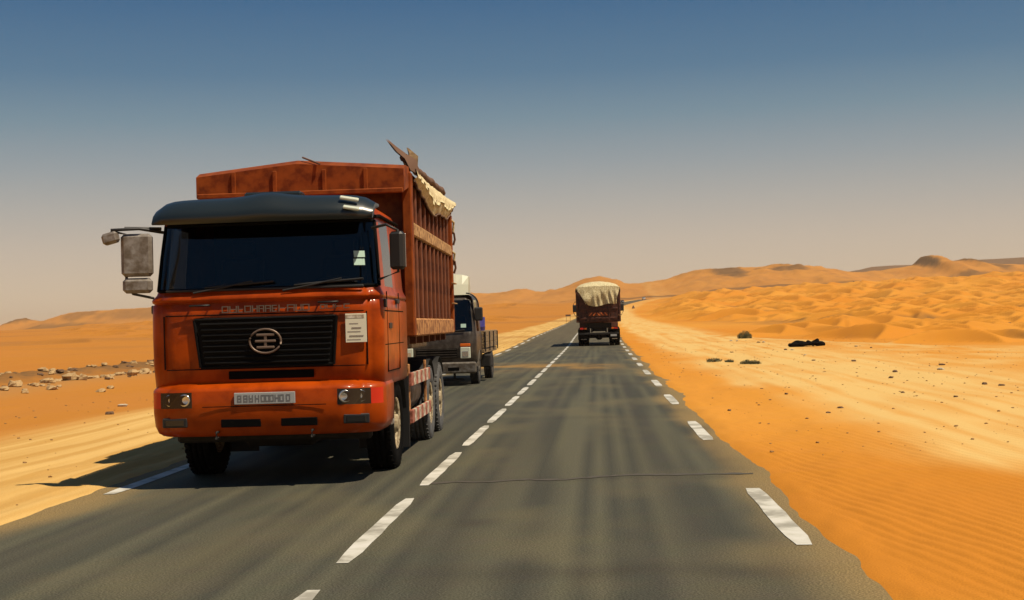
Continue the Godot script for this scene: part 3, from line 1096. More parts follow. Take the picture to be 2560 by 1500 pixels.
	for p in bp:
		rings.append(plan(p[0], p[1], p[2], 0.24, 7, bf, bs, 0.05))
	var c0 := bs.size()
	var ch := func(i, j) -> String:
		if i == 4:
			if j >= c0 + 8 + 7 and j <= c0 + 8 + 9 + 1:
				return "headlight_b"
			if j > c0 + 8 + 9 + 1 and j <= c0 + 8 + 9 + 4:
				return "turn_b"
			if j >= c0 + 5 and j < c0 + 9:
				return "headlight_a"
			if j >= c0 + 2 and j < c0 + 5:
				return "turn_a"
		return "bumper"
	parts = loft(rings, true, ch, "", "bumper")
	put(parts.bumper, "bumper", M.orange_paint, t)
	for e in ["a", "b"]:
		var sg := -1.0 if e == "a" else 1.0
		var hl := put(parts["headlight_" + e], "headlight", M.lamp_lens, t)
		for k in 2:
			s = st()
			var xf := Transform3D(Basis(Vector3.UP, -PI / 2 + sg * 0.2), Vector3(sg * (0.845 + 0.155 * k), 0.94, 0.087 - 0.028 * k))
			lathe(s, [Vector2(0.066, 0.0), Vector2(0.062, 0.008), Vector2(0.045, -0.002), Vector2(0.0, 0.012)], 18, xf)
			put(s, "reflector", M.chrome, hl)
		put(parts["turn_" + e], "turn_lamp", M.red_lamp, t)
		s = st()
		bx(s, Vector3(sg * 0.955, 0.705, 0.062), Vector3(0.27, 0.10, 0.03), 0.03, Basis(Vector3.UP, sg * 0.08))
		var fl := put(s, "fog_light", M.black_plastic, t)
		box("lens", "lamp_lens", fl, Vector3(sg * 0.955, 0.705, 0.079), Vector3(0.2, 0.065, 0.012), 0.02, Basis(Vector3.UP, sg * 0.08))
	var pl := box("number_plate", "plate", t, Vector3(0.01, 0.945, 0.122), Vector3(0.64, 0.12, 0.012), 0.004)
	s = st()
	var px := -0.27
	while px < 0.29:
		strokes(s, rng, px, 0.945, 0.034, 0.07, 0.129, 0.003)
		px += rng.randf_range(0.045, 0.07)
	put(s, "plate_digits", M.plate_print, pl).set_meta("kind", "stuff")
	for x in [[-0.25, 0.42], [0.36, 0.38]]:
		s = st()
		bx(s, Vector3(x[0], 0.69, 0.094), Vector3(x[1], 0.085, 0.02), 0.02)
		put(s, "lower_slot", M.seam_black, t)
	s = st()
	bx(s, Vector3(0, 0.865, 0.113), Vector3(1.3, 0.008, 0.006), 0.002)
	put(s, "bumper_joint", M.seam_black, t)
	# steps and wheel arches beside the cab
	for e in [-1.0, 1.0]:
		s = st()
		var arch := []
		for k in 9:
			var a := PI * (0.06 + 0.88 * k / 8.0)
			var c := Vector3(e * 1.08, 0.54 + 0.66 * sin(a), -1.45 + 0.66 * cos(a))
			arch.append([c + Vector3(-e * 0.16, 0, 0), c + Vector3(e * 0.12, 0, 0)])
		for k in 8:
			quad(s, arch[k][0], arch[k][1], arch[k + 1][1], arch[k + 1][0], Vector3(0, 1, 0))
		bx(s, Vector3(e * 0.92, 0.62, -2.13), Vector3(0.62, 0.86, 0.02), 0.006)
		put(s, "mudguard", M.black_plastic, t)
		s = st()
		bx(s, Vector3(e * 1.17, 0.6, -0.78), Vector3(0.1, 0.06, 0.2), 0.01)
		put(s, "step", M.grey_plastic, t)
	# ----- mirrors
	var mir := pivot("mirror", t)
	s = st()
	tube(s, [Vector3(-1.1, 2.72, -0.15), Vector3(-1.28, 2.75, 0.08), Vector3(-1.56, 2.74, 0.14), Vector3(-1.56, 2.68, 0.14)], 0.018, 6)
	tube(s, [Vector3(-1.56, 2.73, 0.13), Vector3(-1.44, 2.70, 0.06), Vector3(-1.44, 2.2, 0.04), Vector3(-1.38, 2.07, 0.03), Vector3(-1.18, 2.02, -0.05)], 0.016, 6)
	tube(s, [Vector3(-1.12, 2.76, -0.15), Vector3(-1.44, 2.76, 0.06)], 0.02, 6)
	put(s, "mirror_arm", M.black_plastic, mir)
	box("mirror_head", "grey_plastic", mir, Vector3(-1.325, 2.475, 0.03), Vector3(0.32, 0.45, 0.13), 0.035, Basis(Vector3.UP, 0.15))
	box("mirror_glass", "chrome", mir, Vector3(-1.317, 2.475, -0.041), Vector3(0.20, 0.39, 0.008), 0.003, Basis(Vector3.UP, 0.15))
	box("mirror_head", "grey_plastic", mir, Vector3(-1.325, 2.155, 0.03), Vector3(0.30, 0.16, 0.13), 0.035, Basis(Vector3.UP, 0.15))
	box("kerb_mirror", "grey_plastic", mir, Vector3(-1.565, 2.655, 0.14), Vector3(0.17, 0.12, 0.10), 0.025, Basis(Vector3(0, 0, 1), 0.25))
	mir = pivot("mirror", t)
	s = st()
	tube(s, [Vector3(1.13, 2.70, -0.2), Vector3(1.3, 2.72, -0.06), Vector3(1.42, 2.66, -0.04), Vector3(1.42, 2.22, -0.04), Vector3(1.2, 2.15, -0.15)], 0.016, 6)
	put(s, "mirror_arm", M.black_plastic, mir)
	box("mirror_head", "black_plastic", mir, Vector3(1.415, 2.445, -0.06), Vector3(0.16, 0.40, 0.11), 0.03, Basis(Vector3.UP, -0.35))
	box("mirror_glass", "chrome", mir, Vector3(1.437, 2.445, -0.118), Vector3(0.13, 0.35, 0.008), 0.003, Basis(Vector3.UP, -0.35))
	# ----- chassis
	s = st()
	for e in [-1.0, 1.0]:
		bx(s, Vector3(e * 0.42, 0.92, -4.1), Vector3(0.09, 0.26, 7.6), 0.01)
		bx(s, Vector3(e * 0.42, 1.33, -5.2), Vector3(0.1, 0.2, 5.6), 0.01)
	for z in [-0.6, -2.4, -3.6, -4.5, -5.8, -7.2]:
		bx(s, Vector3(0, 0.92, z), Vector3(0.8, 0.2, 0.12), 0.01)
	bx(s, Vector3(0, 0.74, -1.2), Vector3(0.85, 0.72, 1.3), 0.08)
	bx(s, Vector3(0, 0.56, -0.35), Vector3(2.1, 0.2, 0.12), 0.03)
	bx(s, Vector3(0, 1.15, -2.35), Vector3(1.9, 0.6, 0.2), 0.03)
	put(s, "chassis", M.chassis, t)
	for z in [-1.45, -5.15, -6.5]:
		s = st()
		tube(s, [Vector3(-0.9, 0.53, z), Vector3(0.9, 0.53, z)], 0.075, 10)
		bx(s, Vector3(0, 0.52, z), Vector3(0.36, 0.34, 0.36), 0.1)
		put(s, "axle", M.chassis, t)
	for e in [-1.0, 1.0]:
		wheel(t, Vector3(e * 1.03, 0.535, -1.45), 0.535, 0.31, e, "dusty_hub", "black_rubber")
		for z in [-5.15, -6.5]:
			wheel(t, Vector3(e * 1.03, 0.535, z), 0.535, 0.29, e, "dusty_hub", "dusty_rubber")
			wheel(t, Vector3(e * 0.70, 0.535, z), 0.535, 0.29, e)
		# tanks and boxes between the axles
		s = st()
		lathe(s, [Vector2(0.0, -0.55), Vector2(0.26, -0.55), Vector2(0.29, -0.52), Vector2(0.29, 0.52), Vector2(0.26, 0.55), Vector2(0.0, 0.55)], 22, Transform3D(Basis(Vector3.UP, PI / 2), Vector3(e * 0.84, 0.78, -3.75)))
		put(s, "fuel_tank", M.grey_plastic if e > 0 else M.chassis, t)
		s = st()
		bx(s, Vector3(e * 0.85, 0.8, -2.72), Vector3(0.45, 0.55, 0.6), 0.03)
		put(s, "battery_box", M.chassis, t)
		s = st()
		bx(s, Vector3(e * 0.98, 1.39, -5.0), Vector3(0.12, 0.1, 1.9), 0.02)
		put(s, "hinge_beam", M.pale_metal, t)
		s = st()
		bx(s, Vector3(e * 0.8, 1.26, -4.1), Vector3(0.1, 0.5, 0.1), 0.02, Basis(Vector3.RIGHT, 0.75))
		put(s, "lift_strut", M.grey_plastic, t)
		# striped side guard: two rails on two posts
		var sg := pivot("side_guard", t)
		s = st()
		bx(s, Vector3(e * 1.165, 0.80, -2.62), Vector3(0.035, 0.75, 0.10), 0.008)
		put(s, "guard_post", M.dusty_rail, sg)
		s = st()
		bx(s, Vector3(e * 1.165, 0.80, -4.45), Vector3(0.035, 0.75, 0.06), 0.008)
		put(s, "guard_post", M.dusty_rail, sg)
		for y in [0.985, 0.525]:
			for k in 9:
				box("stripe", "red_paint" if k % 2 == 0 else "white_paint", sg, Vector3(e * 1.20, y, -2.66 - k * 0.235), Vector3(0.035, 0.16, 0.235), 0.002)
		# rear mudguards
		for z in [-5.15, -6.5]:
			s = st()
			var arch := []
			for k in 7:
				var a := PI * (0.2 + 0.6 * k / 6.0)
				var c := Vector3(e * 0.87, 0.54 + 0.63 * sin(a), z + 0.63 * cos(a))
				arch.append([c + Vector3(-0.3, 0, 0), c + Vector3(0.3, 0, 0)])
			for k in 6:
				quad(s, arch[k][0], arch[k][1], arch[k + 1][1], arch[k + 1][0], Vector3(0, 1, 0))
			put(s, "mudguard", M.black_plastic, t)
	# ----- tipper body
	var zf := -2.62
	var zr := -8.0
	var zl := zf - zr
	var zm := (zf + zr) * 0.5
	s = st()
	bx(s, Vector3(0, 1.56, zm), Vector3(2.42, 0.08, zl), 0.01)
	for k in 7:
		bx(s, Vector3(0, 1.47, lerpf(zf - 0.3, zr + 0.3, k / 6.0)), Vector3(2.3, 0.12, 0.1), 0.01)
	put(s, "tipper_floor", M.brown_panel, t)
	# front wall and the canopy over the cab
	s = st()
	bx(s, Vector3(0, 2.52, zf - 0.03), Vector3(2.44, 1.95, 0.06), 0.006)
	put(s, "front_wall", M.brown_panel, t)
	s = st()
	s.set_smooth_group(-1)
	var za := -1.98
	var cy := [[-1.26, 3.575], [-0.05, 3.70], [1.26, 3.60]]
	for k in 2:
		var a: Array = cy[k]
		var b: Array = cy[k + 1]
		var lo := 3.27
		quad(s, Vector3(a[0], lo, za), Vector3(b[0], lo, za), Vector3(b[0], a[1] * 0.0 + b[1] - 0.06, za), Vector3(a[0], a[1] - 0.06, za), Vector3(0, 0, 1))
		quad(s, Vector3(a[0], a[1] - 0.06, za), Vector3(b[0], b[1] - 0.06, za), Vector3(b[0], b[1], za - 0.16), Vector3(a[0], a[1], za - 0.16), Vector3(0, 1, 1))
		quad(s, Vector3(a[0], a[1], za - 0.16), Vector3(b[0], b[1], za - 0.16), Vector3(b[0], b[1] + 0.03, zf - 0.06), Vector3(a[0], a[1] + 0.03, zf - 0.06), Vector3(0, 1, 0))
		quad(s, Vector3(a[0], lo, za), Vector3(b[0], lo, za), Vector3(b[0], lo + 0.12, zf), Vector3(a[0], lo + 0.12, zf), Vector3(0, -1, 0))
	for e in [0, 2]:
		var a: Array = cy[e]
		var sgn: float = signf(a[0])
		quad(s, Vector3(a[0], 3.27, za), Vector3(a[0], a[1] - 0.06, za), Vector3(a[0], a[1], za - 0.16), Vector3(a[0], 3.33, za - 0.3), Vector3(sgn, 0, 0))
		quad(s, Vector3(a[0], 3.33, za - 0.3), Vector3(a[0], a[1], za - 0.16), Vector3(a[0], a[1] + 0.03, zf - 0.06), Vector3(a[0], 3.39, zf), Vector3(sgn, 0, 0))
	bx(s, Vector3(0, 3.28, za + 0.01), Vector3(2.5, 0.06, 0.06), 0.01)
	for x in [-0.8, -0.3, 0.3, 0.8]:
		bx(s, Vector3(x, 3.43, za + 0.012), Vector3(0.05, 0.26, 0.03), 0.006)
	put(s, "cab_guard", M.orange_body, t)
	s = st()
	tube(s, [Vector3(0.02, 3.73, za - 0.12), Vector3(0.26, 3.62, za + 0.045)], 0.012, 6)
	put(s, "loose_rod", M.torn_cloth, t)
	for e in [-1.0, 1.0]:
		s = st()
		bx(s, Vector3(e * 1.20, 2.52, zm), Vector3(0.03, 1.9, zl - 0.1), 0.004)
		put(s, "side_wall", M.brown_panel, t)
		s = st()
		bx(s, Vector3(e * 1.225, 2.54, zf + 0.06), Vector3(0.12, 2.04, 0.20), 0.015)
		put(s, "front_post", M.orange_body, t)
		s = st()
		bx(s, Vector3(e * 1.225, 2.5, zr + 0.07), Vector3(0.12, 1.94, 0.16), 0.015)
		put(s, "rear_post", M.orange_body, t)
		s = st()
		bx(s, Vector3(e * 1.235, 1.63, zm), Vector3(0.10, 0.23, zl - 0.28), 0.02)
		put(s, "lower_rail", M.dusty_rail, t)
		s = st()
		bx(s, Vector3(e * 1.235, 2.865, zm), Vector3(0.09, 0.17, zl - 0.28), 0.015)
		put(s, "mid_rail", M.tan_band, t)
		s = st()
		bx(s, Vector3(e * 1.235, 3.5, zm), Vector3(0.10, 0.1, zl - 0.28), 0.015)
		put(s, "top_rail", M.orange_body, t)
		for k in 9:
			var z := lerpf(zf - 0.55, zr + 0.55, k / 8.0)
			box("side_rib", "brown_panel", t, Vector3(e * 1.235, 2.26, z), Vector3(0.05, 1.03, 0.11), 0.012)
			box("side_rib", "brown_panel", t, Vector3(e * 1.235, 3.20, z), Vector3(0.05, 0.50, 0.11), 0.012)
	s = st()
	bx(s, Vector3(0, 2.5, zr), Vector3(2.3, 1.85, 0.06), 0.01)
	put(s, "tailgate", M.brown_panel, t)
	for k in 2:
		box("reflector_bar", "tan_band", t, Vector3(1.30, 2.33 - k * 0.33, zr + 0.12), Vector3(0.05, 0.018, 0.5), 0.004)
	# ----- the tarpaulin over the load: a thing of its own
	var ta := thing("tarpaulin", "dirty cream tarpaulin with torn flaps lying over the orange dump truck's load", "tarpaulin", at, turn)
	var rows := []
	for i in 41:
		var z := lerpf(zf + 0.12, zr - 0.05, i / 40.0)
		var row := []
		for j in 25:
			var u := -1.0 + j / 12.0
			var y := 3.57 + 0.20 * pow(1.0 - u * u, 0.6) * sstep(0.05, 0.7, i / 40.0) + 0.08 * sstep(0.3, 1.0, i / 40.0)
			y += 0.05 * n_b.get_noise_2d(u * 2.5 + 4.0, z * 1.3) * (1.0 - pow(absf(u), 6.0))
			row.append(Vector3(u * 1.24, y, z))
		rows.append(row)
	s = st()
	grid_cloth(s, rows)
	put(s, "cover", M.tarp_dirty, ta)
	for e in [-1.0, 1.0]:
		rows = []
		var edge := []
		for i in 49:
			var q := i / 48.0
			var z := lerpf(zf - 0.05, zr - 0.03, q)
			var row := []
			var fall := 0.43 * pow(sin(PI * clampf(q * 0.9 + 0.05, 0, 1)), 0.5) + 0.05 * n_b.get_noise_2d(z * 1.1, 8.0)
			for j in 10:
				var u := j / 9.0
				var belly := 0.085 * sin(PI * u) + 0.02 * n_b.get_noise_2d(z * 2.6, u * 1.5 + 20.0)
				row.append(Vector3(e * (1.245 + 0.05 * u + belly), 3.66 + 0.07 * sstep(0.3, 1.0, q) - fall * u, z))
			rows.append(row)
			edge.append(row[9] + Vector3(e * 0.012, -0.012, 0))
		s = st()
		grid_cloth(s, rows)
		put(s, "side_flap", M.tarp_cream, ta)
		s = st()
		tube(s, edge, 0.014, 6)
		put(s, "edge_rope", M.torn_cloth, ta)
		if e < 0.0:
			continue
		s = st()
		var fold := []
		for i in 33:
			var q := i / 32.0
			fold.append(Vector3(e * (1.19 - 0.05 * q), 3.75 + 0.10 * sstep(0.2, 1.0, q) + 0.03 * n_b.get_noise_2d(q * 9.0, 30.0), lerpf(zf + 0.02, zr, q)))
		tube(s, fold, 0.055, 8)
		put(s, "rolled_edge", M.torn_cloth, ta)
	# torn corner sticking up above the front post
	s = st()
	s.set_smooth_group(0)
	var tip := [[Vector3(1.28, 3.58, zf + 0.1), Vector3(1.36, 3.55, zf - 0.2)], [Vector3(1.22, 3.72, zf + 0.16), Vector3(1.33, 3.74, zf - 0.12)], [Vector3(1.13, 3.80, zf + 0.2), Vector3(1.22, 3.80, zf + 0.0)], [Vector3(1.07, 3.88, zf + 0.22), Vector3(1.11, 3.88, zf + 0.16)], [Vector3(1.01, 3.97, zf + 0.22), Vector3(1.02, 3.96, zf + 0.21)]]
	for k in tip.size() - 1:
		quad(s, tip[k][0], tip[k][1], tip[k + 1][1], tip[k + 1][0], Vector3(1, 0, 1))
		quad(s, tip[k][0] + Vector3(-0.02, 0, -0.015), tip[k][1] + Vector3(-0.02, 0, -0.015), tip[k + 1][1] + Vector3(-0.02, 0, -0.015), tip[k + 1][0] + Vector3(-0.02, 0, -0.015), Vector3(-1, 0, -1))
	put(s, "torn_flap", M.torn_cloth, ta)
	s = st()
	s.set_smooth_group(0)
	tip = [[Vector3(1.20, 3.70, zf - 0.3), Vector3(1.3, 3.68, zf - 0.5)], [Vector3(1.22, 3.84, zf - 0.3), Vector3(1.32, 3.82, zf - 0.42)], [Vector3(1.20, 3.92, zf - 0.28), Vector3(1.24, 3.89, zf - 0.34)]]
	for k in tip.size() - 1:
		quad(s, tip[k][0], tip[k][1], tip[k + 1][1], tip[k + 1][0], Vector3(1, 0, 1))
		quad(s, tip[k][0] + Vector3(-0.012, 0, -0.012), tip[k][1] + Vector3(-0.012, 0, -0.012), tip[k + 1][1] + Vector3(-0.012, 0, -0.012), tip[k + 1][0] + Vector3(-0.012, 0, -0.012), Vector3(-1, 0, -1))
	put(s, "torn_flap", M.tarp_dirty, ta)
	# slack tied ends at the rear corner
	for k in 4:
		s = st()
		var y := 3.30 - k * 0.23 + 0.06 * sin(k * 2.3)
		tube(s, [Vector3(1.26, y + 0.10, zr + 0.08), Vector3(1.31, y + 0.05, zr - 0.03), Vector3(1.30 + 0.02 * (k % 2), y - 0.05, zr - 0.05), Vector3(1.29, y - 0.14, zr - 0.06)], 0.02, 6)
		put(s, "tie_end", M.tarp_cream if k % 2 == 0 else M.torn_cloth, ta)


# =====================================================================
# the covered dump truck driving ahead: rear at z = 0, facing away
# =====================================================================
func covered_truck():
	var at := Vector3(0.03, ry(76.0) + 0.02, -76.0)
	var t := thing("dump_truck", "dark red dump truck driving ahead in the right lane, seen from behind", "truck", at, 0.0, "trucks on the road")
	var s := st()
	# chassis, axles, wheels
	for e in [-1.0, 1.0]:
		bx(s, Vector3(e * 0.42, 0.95, -4.1), Vector3(0.09, 0.3, 7.6), 0.01)
	for z in [-0.5, -2.6, -4.4, -6.8]:
		bx(s, Vector3(0, 0.95, z), Vector3(0.8, 0.2, 0.12), 0.01)
	bx(s, Vector3(0, 1.2, -0.5), Vector3(1.5, 0.3, 0.4), 0.02)
	put(s, "chassis", M.chassis, t)
	for z in [-1.2, -2.55, -6.3]:
		s = st()
		tube(s, [Vector3(-0.95, 0.53, z), Vector3(0.95, 0.53, z)], 0.08, 8)
		bx(s, Vector3(0, 0.52, z), Vector3(0.4, 0.36, 0.36), 0.1)
		put(s, "axle", M.chassis, t)
		for e in [-1.0, 1.0]:
			wheel(t, Vector3(e * 1.07, 0.535, z), 0.535, 0.29, e, "chassis", "black_rubber")
			if z > -5.0:
				wheel(t, Vector3(e * 0.75, 0.535, z), 0.535, 0.29, e, "chassis", "black_rubber")
	for e in [-1.0, 1.0]:
		s = st()
		bx(s, Vector3(e * 0.9, 0.68, -0.48), Vector3(0.66, 0.62, 0.02), 0.004)
		put(s, "mud_flap", M.black_rubber, t)
		box("flap_mark", "pale_metal", t, Vector3(e * 0.9, 0.40, -0.465), Vector3(0.34, 0.04, 0.006), 0.0)
		var lp := box("lamp_box", "black_plastic", t, Vector3(e * 0.92, 1.03, -0.12), Vector3(0.5, 0.14, 0.08), 0.02)
		box("tail_lamp", "red_lamp", lp, Vector3(e * 1.0, 1.03, -0.075), Vector3(0.2, 0.1, 0.02), 0.01)
		box("turn_lamp", "orange_lamp", lp, Vector3(e * 0.8, 1.03, -0.075), Vector3(0.14, 0.1, 0.02), 0.01)
	s = st()
	bx(s, Vector3(0, 0.72, -0.16), Vector3(2.3, 0.13, 0.1), 0.02)
	for e in [-1.0, 1.0]:
		bx(s, Vector3(e * 0.55, 0.88, -0.2), Vector3(0.08, 0.3, 0.08), 0.01)
	put(s, "rear_bumper", M.chassis, t)
	box("number_plate", "plate", t, Vector3(0.85, 0.60, -0.10), Vector3(0.36, 0.11, 0.012), 0.003)
	# tipper body
	s = st()
	bx(s, Vector3(0, 1.45, -2.75), Vector3(2.44, 0.12, 5.4), 0.01)
	put(s, "tipper_floor", M.dark_red_body, t)
	s = st()
	bx(s, Vector3(0, 2.35, -0.04), Vector3(2.3, 1.85, 0.06), 0.01)
	var tg := put(s, "tailgate", M.dark_red_body, t)
	for y in [1.62, 2.18, 2.75]:
		box("cross_rail", "dark_red_body", tg, Vector3(0, y, 0.005), Vector3(2.28, 0.09, 0.06), 0.012)
	for x in [-0.62, 0.62]:
		box("upright", "dark_red_body", tg, Vector3(x, 2.3, 0.012), Vector3(0.09, 1.7, 0.06), 0.012)
	s = st()
	bx(s, Vector3(-0.02, 1.86, 0.02), Vector3(1.15, 0.22, 0.02), 0.004)
	var cp := put(s, "chevron_plate", M.brown_panel, tg)
	for k in 5:
		var x := -0.46 + k * 0.225
		box("chevron", "chevron_orange", cp, Vector3(x, 1.86, 0.034), Vector3(0.055, 0.22, 0.006), 0.0, Basis(Vector3(0, 0, 1), -0.75 if k < 2 else (0.75 if k > 2 else 0.75)))
	for e in [-1.0, 1.0]:
		s = st()
		bx(s, Vector3(e * 1.21, 2.4, -2.75), Vector3(0.04, 1.95, 5.3), 0.01)
		put(s, "side_wall", M.dark_red_body, t)
		s = st()
		bx(s, Vector3(e * 1.235, 2.40, -0.06), Vector3(0.13, 2.02, 0.16), 0.02)
		put(s, "rear_post", M.dark_red_body, t)
		s = st()
		bx(s, Vector3(e * 1.25, 2.4, -5.35), Vector3(0.12, 2.0, 0.16), 0.02)
		put(s, "front_post", M.dark_red_body, t)
		for k in 6:
			box("side_rib", "dark_red_body", t, Vector3(e * 1.245, 2.4, -0.8 - k * 0.8), Vector3(0.06, 1.85, 0.1), 0.012)
		s = st()
		bx(s, Vector3(e * 1.25, 1.55, -2.75), Vector3(0.08, 0.16, 5.1), 0.015)
		bx(s, Vector3(e * 1.25, 3.35, -2.75), Vector3(0.08, 0.1, 5.1), 0.015)
		put(s, "side_rail", M.dark_red_body, t)
		box("latch", "tan_band", t, Vector3(e * 1.24, 1.75, 0.05), Vector3(0.2, 0.03, 0.05), 0.008, Basis(Vector3(0, 0, 1), -e * 0.4))
	# cab far in front, with its mirrors showing on both sides
	var fx := [-1.0, -0.5, 0.0, 0.5, 1.0]
	var sz := [-0.4, -1.0, -1.9]
	var rings := []
	for p in [[1.0, 1.2, 0.0], [1.9, 1.22, 0.0], [2.1, 1.2, -0.05], [2.75, 1.12, -0.2], [2.95, 0.95, -0.45]]:
		var r := plan(p[0], p[1], p[2], 0.15, 4, fx, sz)
		for i in r.size():
			r[i] = Vector3(r[i].x, r[i].y, -7.75 - r[i].z)
		rings.append(r)
	var parts := loft(rings, true, func(i, j): return "windscreen" if i == 2 and j >= 4 and j <= 11 else "cab", "cab", "cab")
	put(parts.cab, "cab", M.dark_red_body, t)
	put(parts.windscreen, "windscreen", M.windscreen_glass, t)
	for e in [-1.0, 1.0]:
		var mir := pivot("mirror", t)
		s = st()
		tube(s, [Vector3(e * 1.1, 2.75, -7.6), Vector3(e * 1.5, 2.72, -7.65), Vector3(e * 1.6, 2.55, -7.65), Vector3(e * 1.6, 2.05, -7.65), Vector3(e * 1.48, 1.82, -7.65), Vector3(e * 1.2, 1.72, -7.6)], 0.022, 6)
		put(s, "mirror_arm", M.black_plastic, mir)
		s = st()
		bx(s, Vector3(e * 1.52, 2.30, -7.66), Vector3(0.24, 0.46, 0.12), 0.06)
		put(s, "mirror_head", M.black_plastic, mir)
	# tarpaulin: domed over the load and hanging over the tailgate
	var ta := thing("tarpaulin", "cream tarpaulin tied over the load of the truck ahead, hanging down over its tailgate", "tarpaulin", at)
	var rows := []
	for i in 25:
		var q := i / 24.0
		var z := lerpf(-5.5, 0.08, q)
		var row := []
		for j in 25:
			var u := -1.0 + j / 12.0
			var y := 3.40 + 0.42 * pow(1.0 - u * u, 0.55) * (1.0 - 0.75 * pow(clampf((q - 0.6) / 0.4, 0.0, 1.0), 2.2)) + 0.03 * n_b.get_noise_2d(u * 3.0, z * 1.5 + 50.0)
			row.append(Vector3(u * 1.29, y, z))
		rows.append(row)
	s = st()
	grid_cloth(s, rows)
	put(s, "cover", M.tarp_rear, ta)
	var top_row: Array = rows[-1]
	rows = []
	for i in 21:
		var q := i / 20.0
		var row := []
		for j in 33:
			var u := -1.0 + j / 16.0
			var k := (u + 1.0) * 12.0
			var k0 := mini(int(k), 23)
			var a: Vector3 = top_row[k0].lerp(top_row[k0 + 1], k - k0)
			var low := Vector3(lerpf(-0.60, 1.0, (u + 1.0) * 0.5), 2.36 + 0.07 * sin(u * 3.0) + 0.05 * absf(u), 0.13)
			var p := a.lerp(low, pow(q, 0.85))
			var fold := n_b.get_noise_2d((p.x - 0.2) * (3.4 - 0.8 * q) + 70.0, q * 0.8)
			p.z += 0.10 * fold * sstep(0.05, 0.5, q) + 0.05 * sin(q * PI) + 0.03
			p.z += 0.025 * n_b.get_noise_2d(p.x * 7.0, q * 1.4 + 8.0) * sstep(0.0, 0.3, q)
			row.append(p)
		rows.append(row)
	s = st()
	s.set_smooth_group(0)
	for i in 20:
		for j in 32:
			quad(s, rows[i][j], rows[i][j + 1], rows[i + 1][j + 1], rows[i + 1][j], Vector3(0, 0.2, 1))
	put(s, "rear_flap", M.tarp_rear, ta)
	for e in [-1.0, 1.0]:
		s = st()
		s.set_smooth_group(0)
		var side := []
		for i in 25:
			var z := lerpf(-5.5, 0.05, i / 24.0)
			var row := []
			for j in 6:
				var u := j / 5.0
				row.append(Vector3(e * (1.285 + 0.03 * sin(PI * u) + 0.03 * n_b.get_noise_2d(z * 2.0, u)), 3.42 - u * (0.32 + 0.08 * n_b.get_noise_2d(z * 1.4, 3.0)), z))
			side.append(row)
		for i in 24:
			for j in 5:
				quad(s, side[i][j], side[i][j + 1], side[i + 1][j + 1], side[i + 1][j], Vector3(e, 0, 0))
		put(s, "side_flap", M.tarp_rear, ta)
		s = st()
		tube(s, [Vector3(e * 1.2, 3.4, 0.12), Vector3(e * (1.1 if e > 0 else 1.0), 3.0, 0.12), Vector3(e * (1.05 if e > 0 else 0.7), 2.45, 0.16)], 0.02, 6)
		put(s, "tie_rope", M.tarp_cream, ta)


